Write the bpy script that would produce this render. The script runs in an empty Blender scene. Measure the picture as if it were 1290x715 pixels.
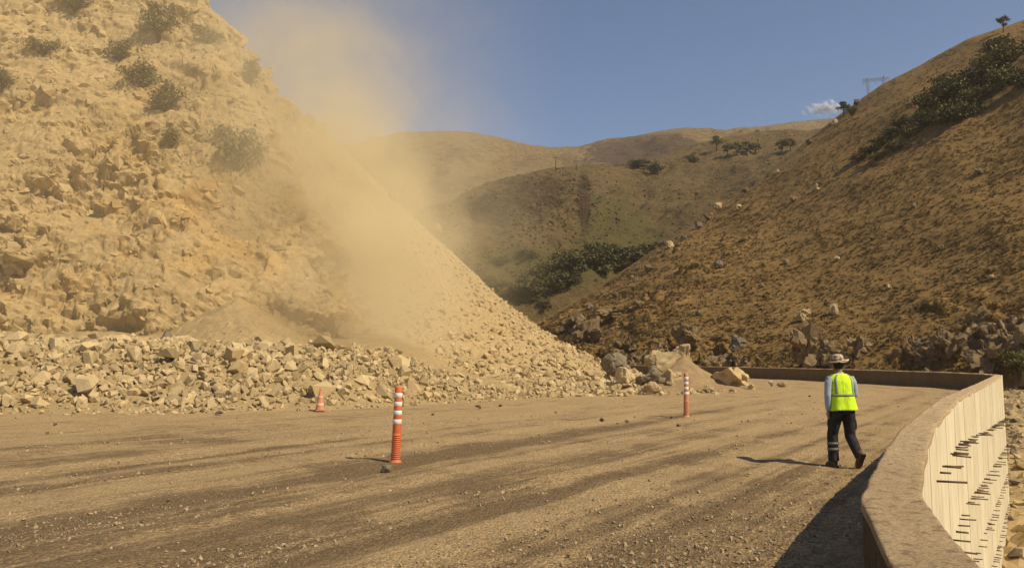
import bpy, bmesh, math, random
import numpy as np
from mathutils import Vector, Matrix
from mathutils.bvhtree import BVHTree

R = math.radians
random.seed(7)
rng = np.random.default_rng(11)
scene = bpy.context.scene
COL = scene.collection

# ------------------------------------------------------------------ camera
CAM_H = 1.72
FPX = 1000.0                       # focal length in pixels of a 1290 px wide frame
PITCH = math.atan(92.5 / FPX)      # the horizon lies 92.5 px below the centre
cd = bpy.data.cameras.new('camera')
cd.sensor_width = 36.0
cd.lens = 36.0 * FPX / 1290.0
cd.clip_start = 0.05
cd.clip_end = 20000.0
cam = bpy.data.objects.new('camera', cd)
COL.objects.link(cam)
cam.location = (0, 0, CAM_H)
cam.rotation_euler = (R(90) + PITCH, 0, 0)
scene.camera = cam

# ------------------------------------------------------------------ sky, sun, exposure
SUN_EL = R(47)
SUN_AZ = math.atan2(0.83, -0.56)   # clockwise from +Y: to the right of and a little behind the camera
world = bpy.data.worlds.new('World')
scene.world = world
world.use_nodes = True
wn = world.node_tree
wn.nodes.clear()
sky = wn.nodes.new('ShaderNodeTexSky')
sky.sky_type = 'NISHITA'
sky.sun_disc = False
sky.sun_elevation = SUN_EL
sky.sun_rotation = SUN_AZ
sky.altitude = 1200
sky.air_density = 1.0
sky.dust_density = 0.35
sky.ozone_density = 3.6
bg = wn.nodes.new('ShaderNodeBackground')
bg.inputs['Strength'].default_value = 0.090
wo = wn.nodes.new('ShaderNodeOutputWorld')
wn.links.new(sky.outputs[0], bg.inputs[0])
wn.links.new(bg.outputs[0], wo.inputs[0])

sd = bpy.data.lights.new('sun', 'SUN')
sd.energy = 4.4
sd.angle = R(0.5)
sd.color = (1.0, 0.86, 0.61)
sun = bpy.data.objects.new('sun', sd)
COL.objects.link(sun)
SUN_DIR = Vector((math.sin(SUN_AZ) * math.cos(SUN_EL), math.cos(SUN_AZ) * math.cos(SUN_EL), math.sin(SUN_EL)))
sun.rotation_euler = SUN_DIR.to_track_quat('Z', 'Y').to_euler()
sun.location = SUN_DIR * 100

scene.view_settings.view_transform = 'Standard'
scene.view_settings.look = 'None'
scene.view_settings.exposure = 0.25
scene.view_settings.gamma = 1.0
scene.view_settings.use_curve_mapping = False
cy = scene.cycles
cy.use_denoising = True
cy.max_bounces = 6
cy.diffuse_bounces = 3
cy.glossy_bounces = 2
cy.volume_bounces = 3
cy.transparent_max_bounces = 24
cy.volume_step_rate = 0.7
cy.volume_max_steps = 128

# ------------------------------------------------------------------ pixel helpers (a pixel gives a direction)
cP, sP = math.cos(PITCH), math.sin(PITCH)
def ray(px, py):
    u = (px - 645.0) / FPX
    v = (357.5 - py) / FPX
    return Vector((u, cP - v * sP, sP + v * cP))
def at(px, py, depth):
    d = ray(px, py)
    return Vector((0, 0, CAM_H)) + d * (depth / d.y)
def ground_at(px, py, z=0.0):
    d = ray(px, py)
    return Vector((0, 0, CAM_H)) + d * ((z - CAM_H) / d.z)

# ------------------------------------------------------------------ numpy noise
def _hash(ix, iy, iz, s):
    h = (ix.astype(np.int64) * 374761393 + iy.astype(np.int64) * 668265263 + iz.astype(np.int64) * 2147483647 + s * 144269504) & 0xffffffff
    h = ((h ^ (h >> 13)) * 1274126177) & 0xffffffff
    h = ((h ^ (h >> 16)) * 2246822519) & 0xffffffff
    h = h ^ (h >> 15)
    return (h & 0xffffff).astype(np.float64) / 0xffffff
def vnoise(p, s=0):
    i = np.floor(p)
    f = p - i
    f = f * f * f * (f * (f * 6 - 15) + 10)
    i = i.astype(np.int64)
    x, y, z = i[:, 0], i[:, 1], i[:, 2]
    fx, fy, fz = f[:, 0], f[:, 1], f[:, 2]
    r = 0
    for dx in (0, 1):
        for dy in (0, 1):
            for dz in (0, 1):
                w = (fx if dx else 1 - fx) * (fy if dy else 1 - fy) * (fz if dz else 1 - fz)
                r = r + w * _hash(x + dx, y + dy, z + dz, s)
    return r * 2 - 1
def fbm(p, o=4, s=0, gain=0.5, lac=2.03):
    a, t, r = 1.0, 0.0, 0
    for k in range(o):
        r = r + a * vnoise(p * lac ** k + 17.3 * k, s + k)
        t += a
        a *= gain
    return r / t
def facets(p, s=0):
    """blocky fracture field: every Voronoi cell is a tilted plane of its own; returns (height, edge distance)"""
    i = np.floor(p).astype(np.int64)
    best = np.full(len(p), 1e9)
    sec = np.full(len(p), 1e9)
    val = np.zeros(len(p))
    for dx in (-1, 0, 1):
        for dy in (-1, 0, 1):
            for dz in (-1, 0, 1):
                cx, cyy, cz = i[:, 0] + dx, i[:, 1] + dy, i[:, 2] + dz
                ox = cx + _hash(cx, cyy, cz, s) - p[:, 0]
                oy = cyy + _hash(cx, cyy, cz, s + 1) - p[:, 1]
                oz = cz + _hash(cx, cyy, cz, s + 2) - p[:, 2]
                d = ox * ox + oy * oy + oz * oz
                h = (_hash(cx, cyy, cz, s + 3) * 2 - 1) * 0.6 + ox * (_hash(cx, cyy, cz, s + 4) * 2 - 1) \
                    + oy * (_hash(cx, cyy, cz, s + 5) * 2 - 1) + oz * (_hash(cx, cyy, cz, s + 6) * 2 - 1)
                m = d < best
                sec = np.where(m, best, np.minimum(sec, d))
                val = np.where(m, h, val)
                best = np.where(m, d, best)
    return val, np.sqrt(sec) - np.sqrt(best)
def soft_facets(p, s=0, k=14.0):
    """the same blocks with short sloping steps between them instead of vertical breaks"""
    i = np.floor(p).astype(np.int64)
    num = np.zeros(len(p)); den = np.full(len(p), 1e-9); best = np.full(len(p), 1e9); sec = np.full(len(p), 1e9)
    for dx in (-1, 0, 1):
        for dy in (-1, 0, 1):
            for dz in (-1, 0, 1):
                cx, cyy, cz = i[:, 0] + dx, i[:, 1] + dy, i[:, 2] + dz
                ox = cx + _hash(cx, cyy, cz, s) - p[:, 0]
                oy = cyy + _hash(cx, cyy, cz, s + 1) - p[:, 1]
                oz = cz + _hash(cx, cyy, cz, s + 2) - p[:, 2]
                d = ox * ox + oy * oy + oz * oz
                h = (_hash(cx, cyy, cz, s + 3) * 2 - 1) * 0.6 + ox * (_hash(cx, cyy, cz, s + 4) * 2 - 1) \
                    + oy * (_hash(cx, cyy, cz, s + 5) * 2 - 1) + oz * (_hash(cx, cyy, cz, s + 6) * 2 - 1)
                w = np.exp(-k * d)
                num += w * h; den += w
                m = d < best
                sec = np.where(m, best, np.minimum(sec, d)); best = np.where(m, d, best)
    return num / den, np.sqrt(sec) - np.sqrt(best)
def v3(x, y, z=0.0):
    x = np.asarray(x, float)
    return np.stack([x.ravel(), np.broadcast_to(y, x.shape).ravel(), np.broadcast_to(z, x.shape).ravel()], 1).astype(float)
def sstep(a, b, x):
    t = np.clip((x - a) / (b - a), 0, 1)
    return t * t * (3 - 2 * t)

# ------------------------------------------------------------------ materials
def M_(name):
    m = bpy.data.materials.new(name)
    m.use_nodes = True
    nt = m.node_tree
    b = nt.nodes['Principled BSDF']
    b.inputs['Specular IOR Level'].default_value = 0.15
    b.inputs['Roughness'].default_value = 0.95
    return m, nt, b
def N_(nt, t, **kw):
    n = nt.nodes.new(t)
    for k, v in kw.items():
        if k in n.inputs:
            n.inputs[k].default_value = v
        else:
            setattr(n, k, v)
    return n
def ramp(nt, fac, stops):
    r = nt.nodes.new('ShaderNodeValToRGB')
    e = r.color_ramp.elements
    while len(e) > 1:
        e.remove(e[-1])
    e[0].position, e[0].color = stops[0][0], (*stops[0][1], 1)
    for p, c in stops[1:]:
        k = e.new(p)
        k.color = (*c, 1)
    nt.links.new(fac, r.inputs[0])
    return r.outputs[0]
def mix(nt, fac, a, b, mode='MIX'):
    n = nt.nodes.new('ShaderNodeMix')
    n.data_type = 'RGBA'
    n.blend_type = mode
    for sock, v in ((n.inputs[0], fac), (n.inputs[6], a), (n.inputs[7], b)):
        if isinstance(v, (int, float)):
            sock.default_value = v
        elif isinstance(v, tuple):
            sock.default_value = (*v, 1)
        else:
            nt.links.new(v, sock)
    return n.outputs[2]
def noise(nt, vec, scale, detail=6, rough=0.55, dist=0.0):
    n = N_(nt, 'ShaderNodeTexNoise', Scale=scale, Detail=detail, Roughness=rough, Distortion=dist)
    if vec is not None:
        nt.links.new(vec, n.inputs['Vector'])
    return n.outputs['Fac']
def mapping(nt, vec, scale=(1, 1, 1), rot=(0, 0, 0)):
    n = N_(nt, 'ShaderNodeMapping')
    n.inputs['Scale'].default_value = scale
    n.inputs['Rotation'].default_value = rot
    nt.links.new(vec, n.inputs['Vector'])
    return n.outputs[0]
def bump(nt, b, h, strength, dist):
    n = N_(nt, 'ShaderNodeBump', Strength=strength, Distance=dist)
    nt.links.new(h, n.inputs['Height'])
    nt.links.new(n.outputs[0], b.inputs['Normal'])
def geo_pos(nt):
    return nt.nodes.new('ShaderNodeNewGeometry').outputs['Position']
def attr(nt, name, out='Fac'):
    n = nt.nodes.new('ShaderNodeAttribute')
    n.attribute_name = name
    return n.outputs[out]
def plain(name, col, rough=0.8, spec=0.2, var=0.12, scale=9.0, metal=0.0):
    m, nt, b = M_(name)
    oc = nt.nodes.new('ShaderNodeTexCoord').outputs['Object']
    f = noise(nt, oc, scale, 5)
    c = ramp(nt, f, [(0.25, tuple(x * (1 - var) for x in col)), (0.75, tuple(min(1, x * (1 + var)) for x in col))])
    nt.links.new(c, b.inputs['Base Color'])
    b.inputs['Roughness'].default_value = rough
    b.inputs['Specular IOR Level'].default_value = spec
    b.inputs['Metallic'].default_value = metal
    return m

def mat_rock(name, lo, hi, orange, amount=0.5, sc=1.0, dusty=None):
    m, nt, b = M_(name)
    p = geo_pos(nt)
    n1 = noise(nt, p, 0.22 * sc, 6, 0.6, 0.4)
    n2 = noise(nt, p, 3.2 * sc, 6, 0.65)
    c = ramp(nt, n2, [(0.28, lo), (0.72, hi)])
    o = ramp(nt, n1, [(0.52, (0, 0, 0)), (0.7, (amount,) * 3)])
    c = mix(nt, o, c, orange)
    t = attr(nt, 'tint')
    oi = nt.nodes.new('ShaderNodeObjectInfo').outputs['Random']
    a = N_(nt, 'ShaderNodeMath', operation='ADD')
    nt.links.new(t, a.inputs[0]); nt.links.new(oi, a.inputs[1])
    fr = N_(nt, 'ShaderNodeMath', operation='FRACT')
    nt.links.new(a.outputs[0], fr.inputs[0])
    tv = ramp(nt, fr.outputs[0], [(0.0, (0.72, 0.70, 0.68)), (0.5, (1.0, 0.98, 0.94)), (1.0, (1.2, 1.2, 1.18))])
    c = mix(nt, 1.0, c, tv, 'MULTIPLY')
    nt.links.new(c, b.inputs['Base Color'])
    h = noise(nt, p, 9 * sc, 8, 0.7)
    bump(nt, b, h, 0.6, 0.06 / sc)
    return m
MAT_CLIFF = mat_rock('cliff_rock', (0.34, 0.238, 0.112), (0.51, 0.38, 0.20), (0.52, 0.315, 0.105), 0.75)
MAT_RUBBLE = mat_rock('broken_limestone', (0.385, 0.285, 0.15), (0.52, 0.405, 0.235), (0.50, 0.34, 0.15), 0.4, 2.0)
MAT_SCREE = mat_rock('scree_dust', (0.31, 0.225, 0.115), (0.43, 0.32, 0.172), (0.46, 0.32, 0.16), 0.3, 1.6)
MAT_HILLROCK = mat_rock('hill_rock', (0.11, 0.074, 0.038), (0.28, 0.20, 0.115), (0.25, 0.16, 0.07), 0.7, 1.3)
MAT_GREYROCK = mat_rock('grey_rock', (0.15, 0.118, 0.078), (0.27, 0.222, 0.158), (0.22, 0.16, 0.09), 0.3, 2.0)
MAT_DARKSTONE = mat_rock('dark_stone', (0.09, 0.07, 0.05), (0.17, 0.135, 0.095), (0.14, 0.1, 0.06), 0.3, 6.0)

def mat_road():
    m, nt, b = M_('dirt_road_gravel')
    uv = nt.nodes.new('ShaderNodeUVMap'); uv.uv_map = 'road'
    p = geo_pos(nt)
    # u = metres along the road, v = metres across it; the wheel tracks run along u
    st1 = noise(nt, mapping(nt, uv.outputs[0], (0.030, 1.0, 1)), 1.0, 4, 0.6, 0.25)
    st2 = noise(nt, mapping(nt, uv.outputs[0], (0.06, 4.6, 1)), 1.0, 4, 0.6, 0.2)
    st3 = noise(nt, mapping(nt, uv.outputs[0], (1.1, 5.0, 1)), 1.0, 6, 0.7, 0.6)
    pat = noise(nt, p, 0.55, 7, 0.66, 0.5)
    fine = noise(nt, p, 24, 8, 0.75)
    grav = N_(nt, 'ShaderNodeTexVoronoi', Scale=34.0)
    nt.links.new(p, grav.inputs['Vector'])
    def madd(x, k, y):
        n = N_(nt, 'ShaderNodeMath', operation='MULTIPLY_ADD')
        nt.links.new(x, n.inputs[0]); n.inputs[1].default_value = k
        if isinstance(y, float): n.inputs[2].default_value = y
        else: nt.links.new(y, n.inputs[2])
        return n
    a2 = madd(st1, 0.75, madd(st2, 0.48, madd(st3, 0.45, madd(pat, 0.90, -0.58).outputs[0]).outputs[0]).outputs[0])
    dampA = attr(nt, 'damp')
    a3 = N_(nt, 'ShaderNodeMath', operation='MULTIPLY_ADD')
    nt.links.new(dampA, a3.inputs[0]); a3.inputs[1].default_value = -0.26; nt.links.new(a2.outputs[0], a3.inputs[2])
    damp = ramp(nt, a3.outputs[0], [(0.46, (1, 1, 1)), (0.58, (0.75,) * 3), (0.70, (0.22,) * 3), (0.86, (0, 0, 0))])
    dry = ramp(nt, fine, [(0.3, (0.365, 0.248, 0.122)), (0.72, (0.52, 0.372, 0.198))])
    wet = ramp(nt, fine, [(0.3, (0.145, 0.096, 0.050)), (0.7, (0.25, 0.172, 0.094))])
    c = mix(nt, damp, dry, wet)
    gcol = ramp(nt, grav.outputs['Color'], [(0.1, (0.55, 0.53, 0.50)), (0.55, (1.0, 1.0, 0.99)), (0.95, (1.55, 1.54, 1.5))])
    gmask = ramp(nt, noise(nt, mapping(nt, uv.outputs[0], (0.12, 1.3, 1)), 1.0, 5, 0.6), [(0.40, (0.35,) * 3), (0.6, (1.0,) * 3)])
    c = mix(nt, gmask, c, mix(nt, 1.0, c, gcol, 'MULTIPLY'))
    nt.links.new(c, b.inputs['Base Color'])
    gh = N_(nt, 'ShaderNodeMath', operation='MULTIPLY_ADD')
    nt.links.new(grav.outputs['Distance'], gh.inputs[0]); gh.inputs[1].default_value = -0.8; nt.links.new(fine, gh.inputs[2])
    bump(nt, b, gh.outputs[0], 0.8, 0.04)
    return m
MAT_ROAD = mat_road()

def mat_hill(name, c_lo, c_hi, green, rocky, sc, bstr=0.8, bdist=0.4, stretch=(0.7, 0.7, 2.2)):
    m, nt, b = M_(name)
    p = geo_pos(nt)
    pm = mapping(nt, p, stretch)
    n1 = noise(nt, pm, 1.1 * sc, 8, 0.68, 0.3)
    n2 = noise(nt, p, 0.06 * sc, 5, 0.6, 0.5)
    c = ramp(nt, n1, [(0.3, c_lo), (0.68, c_hi)])
    c = mix(nt, ramp(nt, n2, [(0.4, (0, 0, 0)), (0.65, (0.5,) * 3)]), c, tuple(0.5 * (x + y) * 0.78 for x, y in zip(c_lo, c_hi)))
    g = attr(nt, 'green')
    gm = N_(nt, 'ShaderNodeMath', operation='MULTIPLY_ADD')
    nt.links.new(noise(nt, p, 0.25 * sc, 6, 0.65), gm.inputs[0]); gm.inputs[1].default_value = 1.0
    nt.links.new(g, gm.inputs[2])
    c = mix(nt, ramp(nt, gm.outputs[0], [(0.85, (0, 0, 0)), (1.25, (0.9,) * 3)]), c, green)
    r = attr(nt, 'rocky')
    rm = N_(nt, 'ShaderNodeMath', operation='MULTIPLY_ADD')
    nt.links.new(noise(nt, p, 0.6 * sc, 7, 0.7), rm.inputs[0]); rm.inputs[1].default_value = 1.0
    nt.links.new(r, rm.inputs[2])
    c = mix(nt, ramp(nt, rm.outputs[0], [(0.85, (0, 0, 0)), (1.15, (0.9,) * 3)]), c, rocky)
    nt.links.new(c, b.inputs['Base Color'])
    bump(nt, b, n1, bstr, bdist)
    return m
MAT_HILL = mat_hill('dry_grass_slope', (0.155, 0.090, 0.030), (0.285, 0.173, 0.060), (0.12, 0.105, 0.038), (0.22, 0.16, 0.095), 1.0, 0.45, 0.15)
MAT_MID = mat_hill('middle_hill_grass', (0.085, 0.056, 0.023), (0.225, 0.152, 0.062), (0.115, 0.098, 0.032), (0.075, 0.049, 0.025), 0.5, 1.0, 2.0, (1, 1, 1.6))
MAT_FAR = mat_hill('far_hill_grass', (0.16, 0.108, 0.047), (0.33, 0.228, 0.105), (0.16, 0.13, 0.05), (0.115, 0.074, 0.038), 0.22, 1.0, 4.5, (1, 1, 1.5))
MAT_GROUND = plain('valley_ground', (0.24, 0.17, 0.08), 0.95, 0.1, 0.25, 0.05)

def mat_leaf(name, c1, c2):
    m, nt, b = M_(name)
    t = attr(nt, 'tint')
    oi = nt.nodes.new('ShaderNodeObjectInfo').outputs['Random']
    c = ramp(nt, t, [(0.0, c1), (1.0, c2)])
    c = mix(nt, 1.0, c, ramp(nt, oi, [(0, (0.8, 0.8, 0.8)), (1, (1.2, 1.15, 1.05))]), 'MULTIPLY')
    nt.links.new(c, b.inputs['Base Color'])
    b.inputs['Roughness'].default_value = 0.7
    return m
MAT_LEAF = mat_leaf('oak_scrub_leaf', (0.068, 0.066, 0.024), (0.155, 0.142, 0.052))
MAT_LEAF_DUSTY = mat_leaf('dusty_shrub_leaf', (0.15, 0.125, 0.062), (0.27, 0.22, 0.115))
MAT_LEAF_PALE = mat_leaf('pale_scrub_leaf', (0.095, 0.085, 0.030), (0.175, 0.15, 0.055))
MAT_BARK = plain('bark', (0.10, 0.075, 0.05), 0.95, 0.1, 0.2, 4)
MAT_STRAW = mat_leaf('dry_grass_straw', (0.17, 0.099, 0.033), (0.335, 0.207, 0.073))
MAT_TUSSOCK = mat_leaf('tussock', (0.075, 0.054, 0.026), (0.16, 0.113, 0.052))

# ------------------------------------------------------------------ object helpers
def tag(o, label=None, cat=None, group=None, kind=None):
    if label: o['label'] = label
    if cat: o['category'] = cat
    if group: o['group'] = group
    if kind: o['kind'] = kind
    return o
def mesh_np(name, V, F, smooth=False, attrs=None, uv=None):
    """V (n,3); F (m,3) or (m,4) or list of lists"""
    me = bpy.data.meshes.new(name)
    V = np.asarray(V, float)
    if isinstance(F, np.ndarray):
        k = F.shape[1]
        me.vertices.add(len(V)); me.vertices.foreach_set('co', V.ravel())
        me.loops.add(F.size); me.loops.foreach_set('vertex_index', F.ravel().astype(np.int32))
        me.polygons.add(len(F)); me.polygons.foreach_set('loop_start', np.arange(0, F.size, k, dtype=np.int32))
        me.polygons.foreach_set('use_smooth', np.full(len(F), smooth))
        me.update(calc_edges=True)
    else:
        me.from_pydata([tuple(v) for v in V], [], F)
        me.polygons.foreach_set('use_smooth', np.full(len(me.polygons), smooth))
        me.update()
    for n, a in (attrs or {}).items():
        at_ = me.attributes.new(n, 'FLOAT', 'POINT')
        at_.data.foreach_set('value', np.asarray(a, np.float32))
    if uv is not None:
        l = me.uv_layers.new(name='road')
        vi = np.empty(len(me.loops), np.int32); me.loops.foreach_get('vertex_index', vi)
        l.data.foreach_set('uv', uv[vi].astype(np.float32).ravel())
    me.validate()
    return me
def link(name, me, mat=None, parent=None):
    o = bpy.data.objects.new(name, me)
    if mat and me and not me.materials: me.materials.append(mat)
    COL.objects.link(o)
    if parent: o.parent = parent
    return o
def empty(name, loc=(0, 0, 0), rz=0.0):
    o = bpy.data.objects.new(name, None)
    o.empty_display_size = 0.2
    COL.objects.link(o)
    o.location = loc
    o.rotation_euler = (0, 0, rz)
    return o
def grid_faces(nu, nv):
    i = np.arange(nu - 1)[:, None] * nv + np.arange(nv - 1)[None, :]
    return np.stack([i, i + nv, i + nv + 1, i + 1], -1).reshape(-1, 4)
def copy_tree(o, parent=None):
    c = o.copy(); COL.objects.link(c); c.parent = parent
    for ch in o.children:
        copy_tree(ch, c)
    return c
BVHS = {}
def make_bvh(key, V, F):
    BVHS[key] = BVHTree.FromPolygons([tuple(v) for v in V], [tuple(int(i) for i in f) for f in F])
def hit(key, px, py):
    r = BVHS[key].ray_cast(Vector((0, 0, CAM_H)), ray(px, py).normalized())
    return r[0], r[1]
def drop(key, x, y, top=300):
    r = BVHS[key].ray_cast(Vector((x, y, top)), Vector((0, 0, -1)))
    return r[0], r[1]
def normals_np(P):
    du = np.gradient(P, axis=0); dv = np.gradient(P, axis=1)
    n = np.cross(du, dv)
    n /= np.linalg.norm(n, axis=2, keepdims=True) + 1e-9
    return n

def catmull(pts, step):
    pts = [np.array(p, float) for p in pts]
    pts = [2 * pts[0] - pts[1]] + pts + [2 * pts[-1] - pts[-2]]
    out = []
    for i in range(1, len(pts) - 2):
        p0, p1, p2, p3 = pts[i - 1:i + 3]
        n = max(2, int(np.linalg.norm(p2 - p1) / step))
        for k in range(n):
            t = k / n
            out.append(0.5 * ((2 * p1) + (-p0 + p2) * t + (2 * p0 - 5 * p1 + 4 * p2 - p3) * t * t + (-p0 + 3 * p1 - 3 * p2 + p3) * t ** 3))
    out.append(pts[-2])
    return np.array(out)

# ================================================================== THE ROAD AND THE WALL LINE
# inner top edge of the parapet, measured where it lies 0.9 m above the road, then the far bend
WPIX = [(1127, 718), (1084, 624), (1113, 571), (1139, 536), (1184, 502), (1231, 482.5)]
WPTS = [tuple(ground_at(px, py, 0.9))[:2] for px, py in WPIX]
d0 = np.array(WPTS[1]) - np.array(WPTS[0]); d0 /= np.linalg.norm(d0)
NEAR = np.array(WPTS[0])
WPTS = [(0.75, -8), (0.85, -2), tuple(NEAR - d0 * 1.2)] + WPTS + [(22.6, 37.4), (23.8, 40.6), (24.3, 44), (24.2, 48), (23.4, 55), (21.6, 62), (19.3, 69), (16, 78), (11, 88), (4, 98), (-4, 106)]
def polyline(pts, step, smooth):
    pts = np.array(pts, float)
    L = np.concatenate([[0], np.cumsum(np.linalg.norm(np.diff(pts, axis=0), axis=1))])
    t = np.arange(0, L[-1], step)
    out = np.stack([np.interp(t, L, pts[:, 0]), np.interp(t, L, pts[:, 1])], 1)
    n = smooth
    k = np.ones(2 * n + 1) / (2 * n + 1)
    return np.stack([np.convolve(np.pad(out[:, c], n, 'edge'), k, 'valid') for c in (0, 1)], 1)
WALL = polyline(WPTS, 0.1, 2)
WT = np.gradient(WALL, axis=0)
WT /= np.linalg.norm(WT, axis=1, keepdims=True)
WO = np.stack([WT[:, 1], -WT[:, 0]], 1)      # outward (to the valley)
WS = np.concatenate([[0], np.cumsum(np.linalg.norm(np.diff(WALL, axis=0), axis=1))])
W_TH, W_TOP, W_BASE = 0.31, 0.90, -5.6

def wall_dist(x, y):
    """signed distance to the inner wall line (positive on the road), nearest index"""
    P = np.stack([x, y], 1)
    sub = np.arange(0, len(WALL), 4)
    best = np.full(len(P), 1e9); bi = np.zeros(len(P), int)
    for j in sub:
        d = (P[:, 0] - WALL[j, 0]) ** 2 + (P[:, 1] - WALL[j, 1]) ** 2
        m = d < best
        best[m] = d[m]; bi[m] = j
    for off in (-3, -2, -1, 1, 2, 3):
        j = np.clip(bi + off, 0, len(WALL) - 1)
        d = (P[:, 0] - WALL[j, 0]) ** 2 + (P[:, 1] - WALL[j, 1]) ** 2
        m = d < best
        best = np.where(m, d, best); bi = np.where(m, j, bi)
    v = P - WALL[bi]
    return -(v * WO[bi]).sum(1), bi

# the line the wheel tracks follow: straight, then the bend to the left
TRK = catmull([(-24, -26), (-10.6, -14), (-3.6, -2.9), (3.1, 7.1), (7.95, 14.4), (12, 20.4), (16.1, 26.5), (20.2, 32.6), (22.9, 36.9), (24.3, 40), (24.7, 43.5),
               (24.5, 48), (23.4, 55), (21.6, 62), (19.3, 69), (16, 78), (11, 88), (4, 98), (-4, 106)], 0.4)
TT = np.gradient(TRK, axis=0); TT /= np.linalg.norm(TT, axis=1, keepdims=True)
TS = np.concatenate([[0], np.cumsum(np.linalg.norm(np.diff(TRK, axis=0), axis=1))])
def road_sd(x, y):
    best = np.full(len(x), 1e9); bi = np.zeros(len(x), int)
    for j in range(len(TRK)):
        d = (x - TRK[j, 0]) ** 2 + (y - TRK[j, 1]) ** 2
        m = d < best
        best[m] = d[m]; bi[m] = j
    vx, vy = x - TRK[bi, 0], y - TRK[bi, 1]
    al = vx * TT[bi, 0] + vy * TT[bi, 1]
    ac = -(vx * TT[bi, 1] - vy * TT[bi, 0])
    return TS[bi] + al, ac

def road_z(x, y, s=None, d=None):
    if s is None: s, d = road_sd(x, y)
    z = 0.030 * fbm(v3(s * 0.045, d * 0.75), 3, 5) + 0.020 * fbm(v3(s * 0.06, d * 2.6), 3, 9) + 0.02 * fbm(v3(s * 0.7, d * 2.2), 3, 10)
    z = z + 0.05 * fbm(v3(x * 0.16, y * 0.16), 3, 3) + 0.012 * fbm(v3(x * 1.6, y * 1.6), 3, 4)
    return z

def build_road():
    ny, nx = 420, 460
    yy = np.concatenate([np.linspace(-9, 2.0, 30), np.geomspace(2.2, 112, ny - 30)])
    tt = np.linspace(-1.25, 1.0, nx)
    W = np.maximum(yy, 6)[:, None] * 0.9 + 6
    X = W * tt[None, :] * 1.05
    Y = np.repeat(yy[:, None], nx, 1)
    x, y = X.ravel(), Y.ravel()
    wd, bi = wall_dist(x, y)
    out = wd < -0.14
    tgt = WALL[bi] + WO[bi] * 0.14
    x = np.where(out, tgt[:, 0], x); y = np.where(out, tgt[:, 1], y)
    s, d = road_sd(x, y)
    z = road_z(x, y, s, d)
    # trodden spoil heaped up a little on the left shoulder
    gl = np.exp(-((d - 6.2 - 0.25 * np.sin(s * 0.3)) / 0.35) ** 2) * 0.035 * (1 + fbm(v3(x * 3, y * 3), 3, 8))
    z = z + gl
    F = grid_faces(ny, nx)
    bad = out[F].all(1)
    F = F[~bad]
    # measured damp tracks: dark strips seen in the photograph at these offsets from the wall line
    damp = np.zeros(len(x))
    for c, w, a in ((7.55, 0.42, 1.0), (5.5, 0.30, 0.55), (3.7, 0.26, 0.9), (2.45, 0.22, 0.55), (1.6, 0.25, 0.6), (9.6, 0.3, 0.5), (10.8, 0.25, 0.45), (5.0, 0.2, 0.3)):
        wob = 0.22 * np.sin(s * 0.11 + c) + 0.25 * vnoise(v3(s * 0.12, c * 9.0), 21)
        damp = np.maximum(damp, a * np.exp(-((d - c - wob) / w) ** 2))
    near = sstep(34, 10, y)
    damp = damp * (0.35 + 0.65 * near) + 0.30 * sstep(15, 5, y) - 0.45 * sstep(12, 24, y) + 0.5 * np.exp(-((x + 4.2) / 2.4) ** 2 - ((y - 6.6) / 1.3) ** 2)
    me = mesh_np('dirt_road', np.stack([x, y, z], 1), F, True, {'damp': damp}, np.stack([s, d], 1))
    o = link('dirt_road', me, MAT_ROAD)
    tag(o, 'wide dusty gravel road with wheel tracks bending left behind the rubble', kind='structure')
build_road()

# ------------------------------------------------------------------ ground sheet under everything
def build_ground():
    n = 60
    g = np.linspace(-1, 1, n)
    g = np.sign(g) * np.abs(g) ** 2.2 * 2400
    X, Y = np.meshgrid(g, g + 300, indexing='ij')
    Z = -9.0 + 2.0 * fbm(v3(X * 0.01, Y * 0.01), 3, 2).reshape(X.shape)
    me = mesh_np('ground', np.stack([X, Y, Z], -1).reshape(-1, 3), grid_faces(n, n), True)
    tag(link('ground', me, MAT_GROUND), 'dry valley floor below the road', kind='structure')
build_ground()

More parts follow.
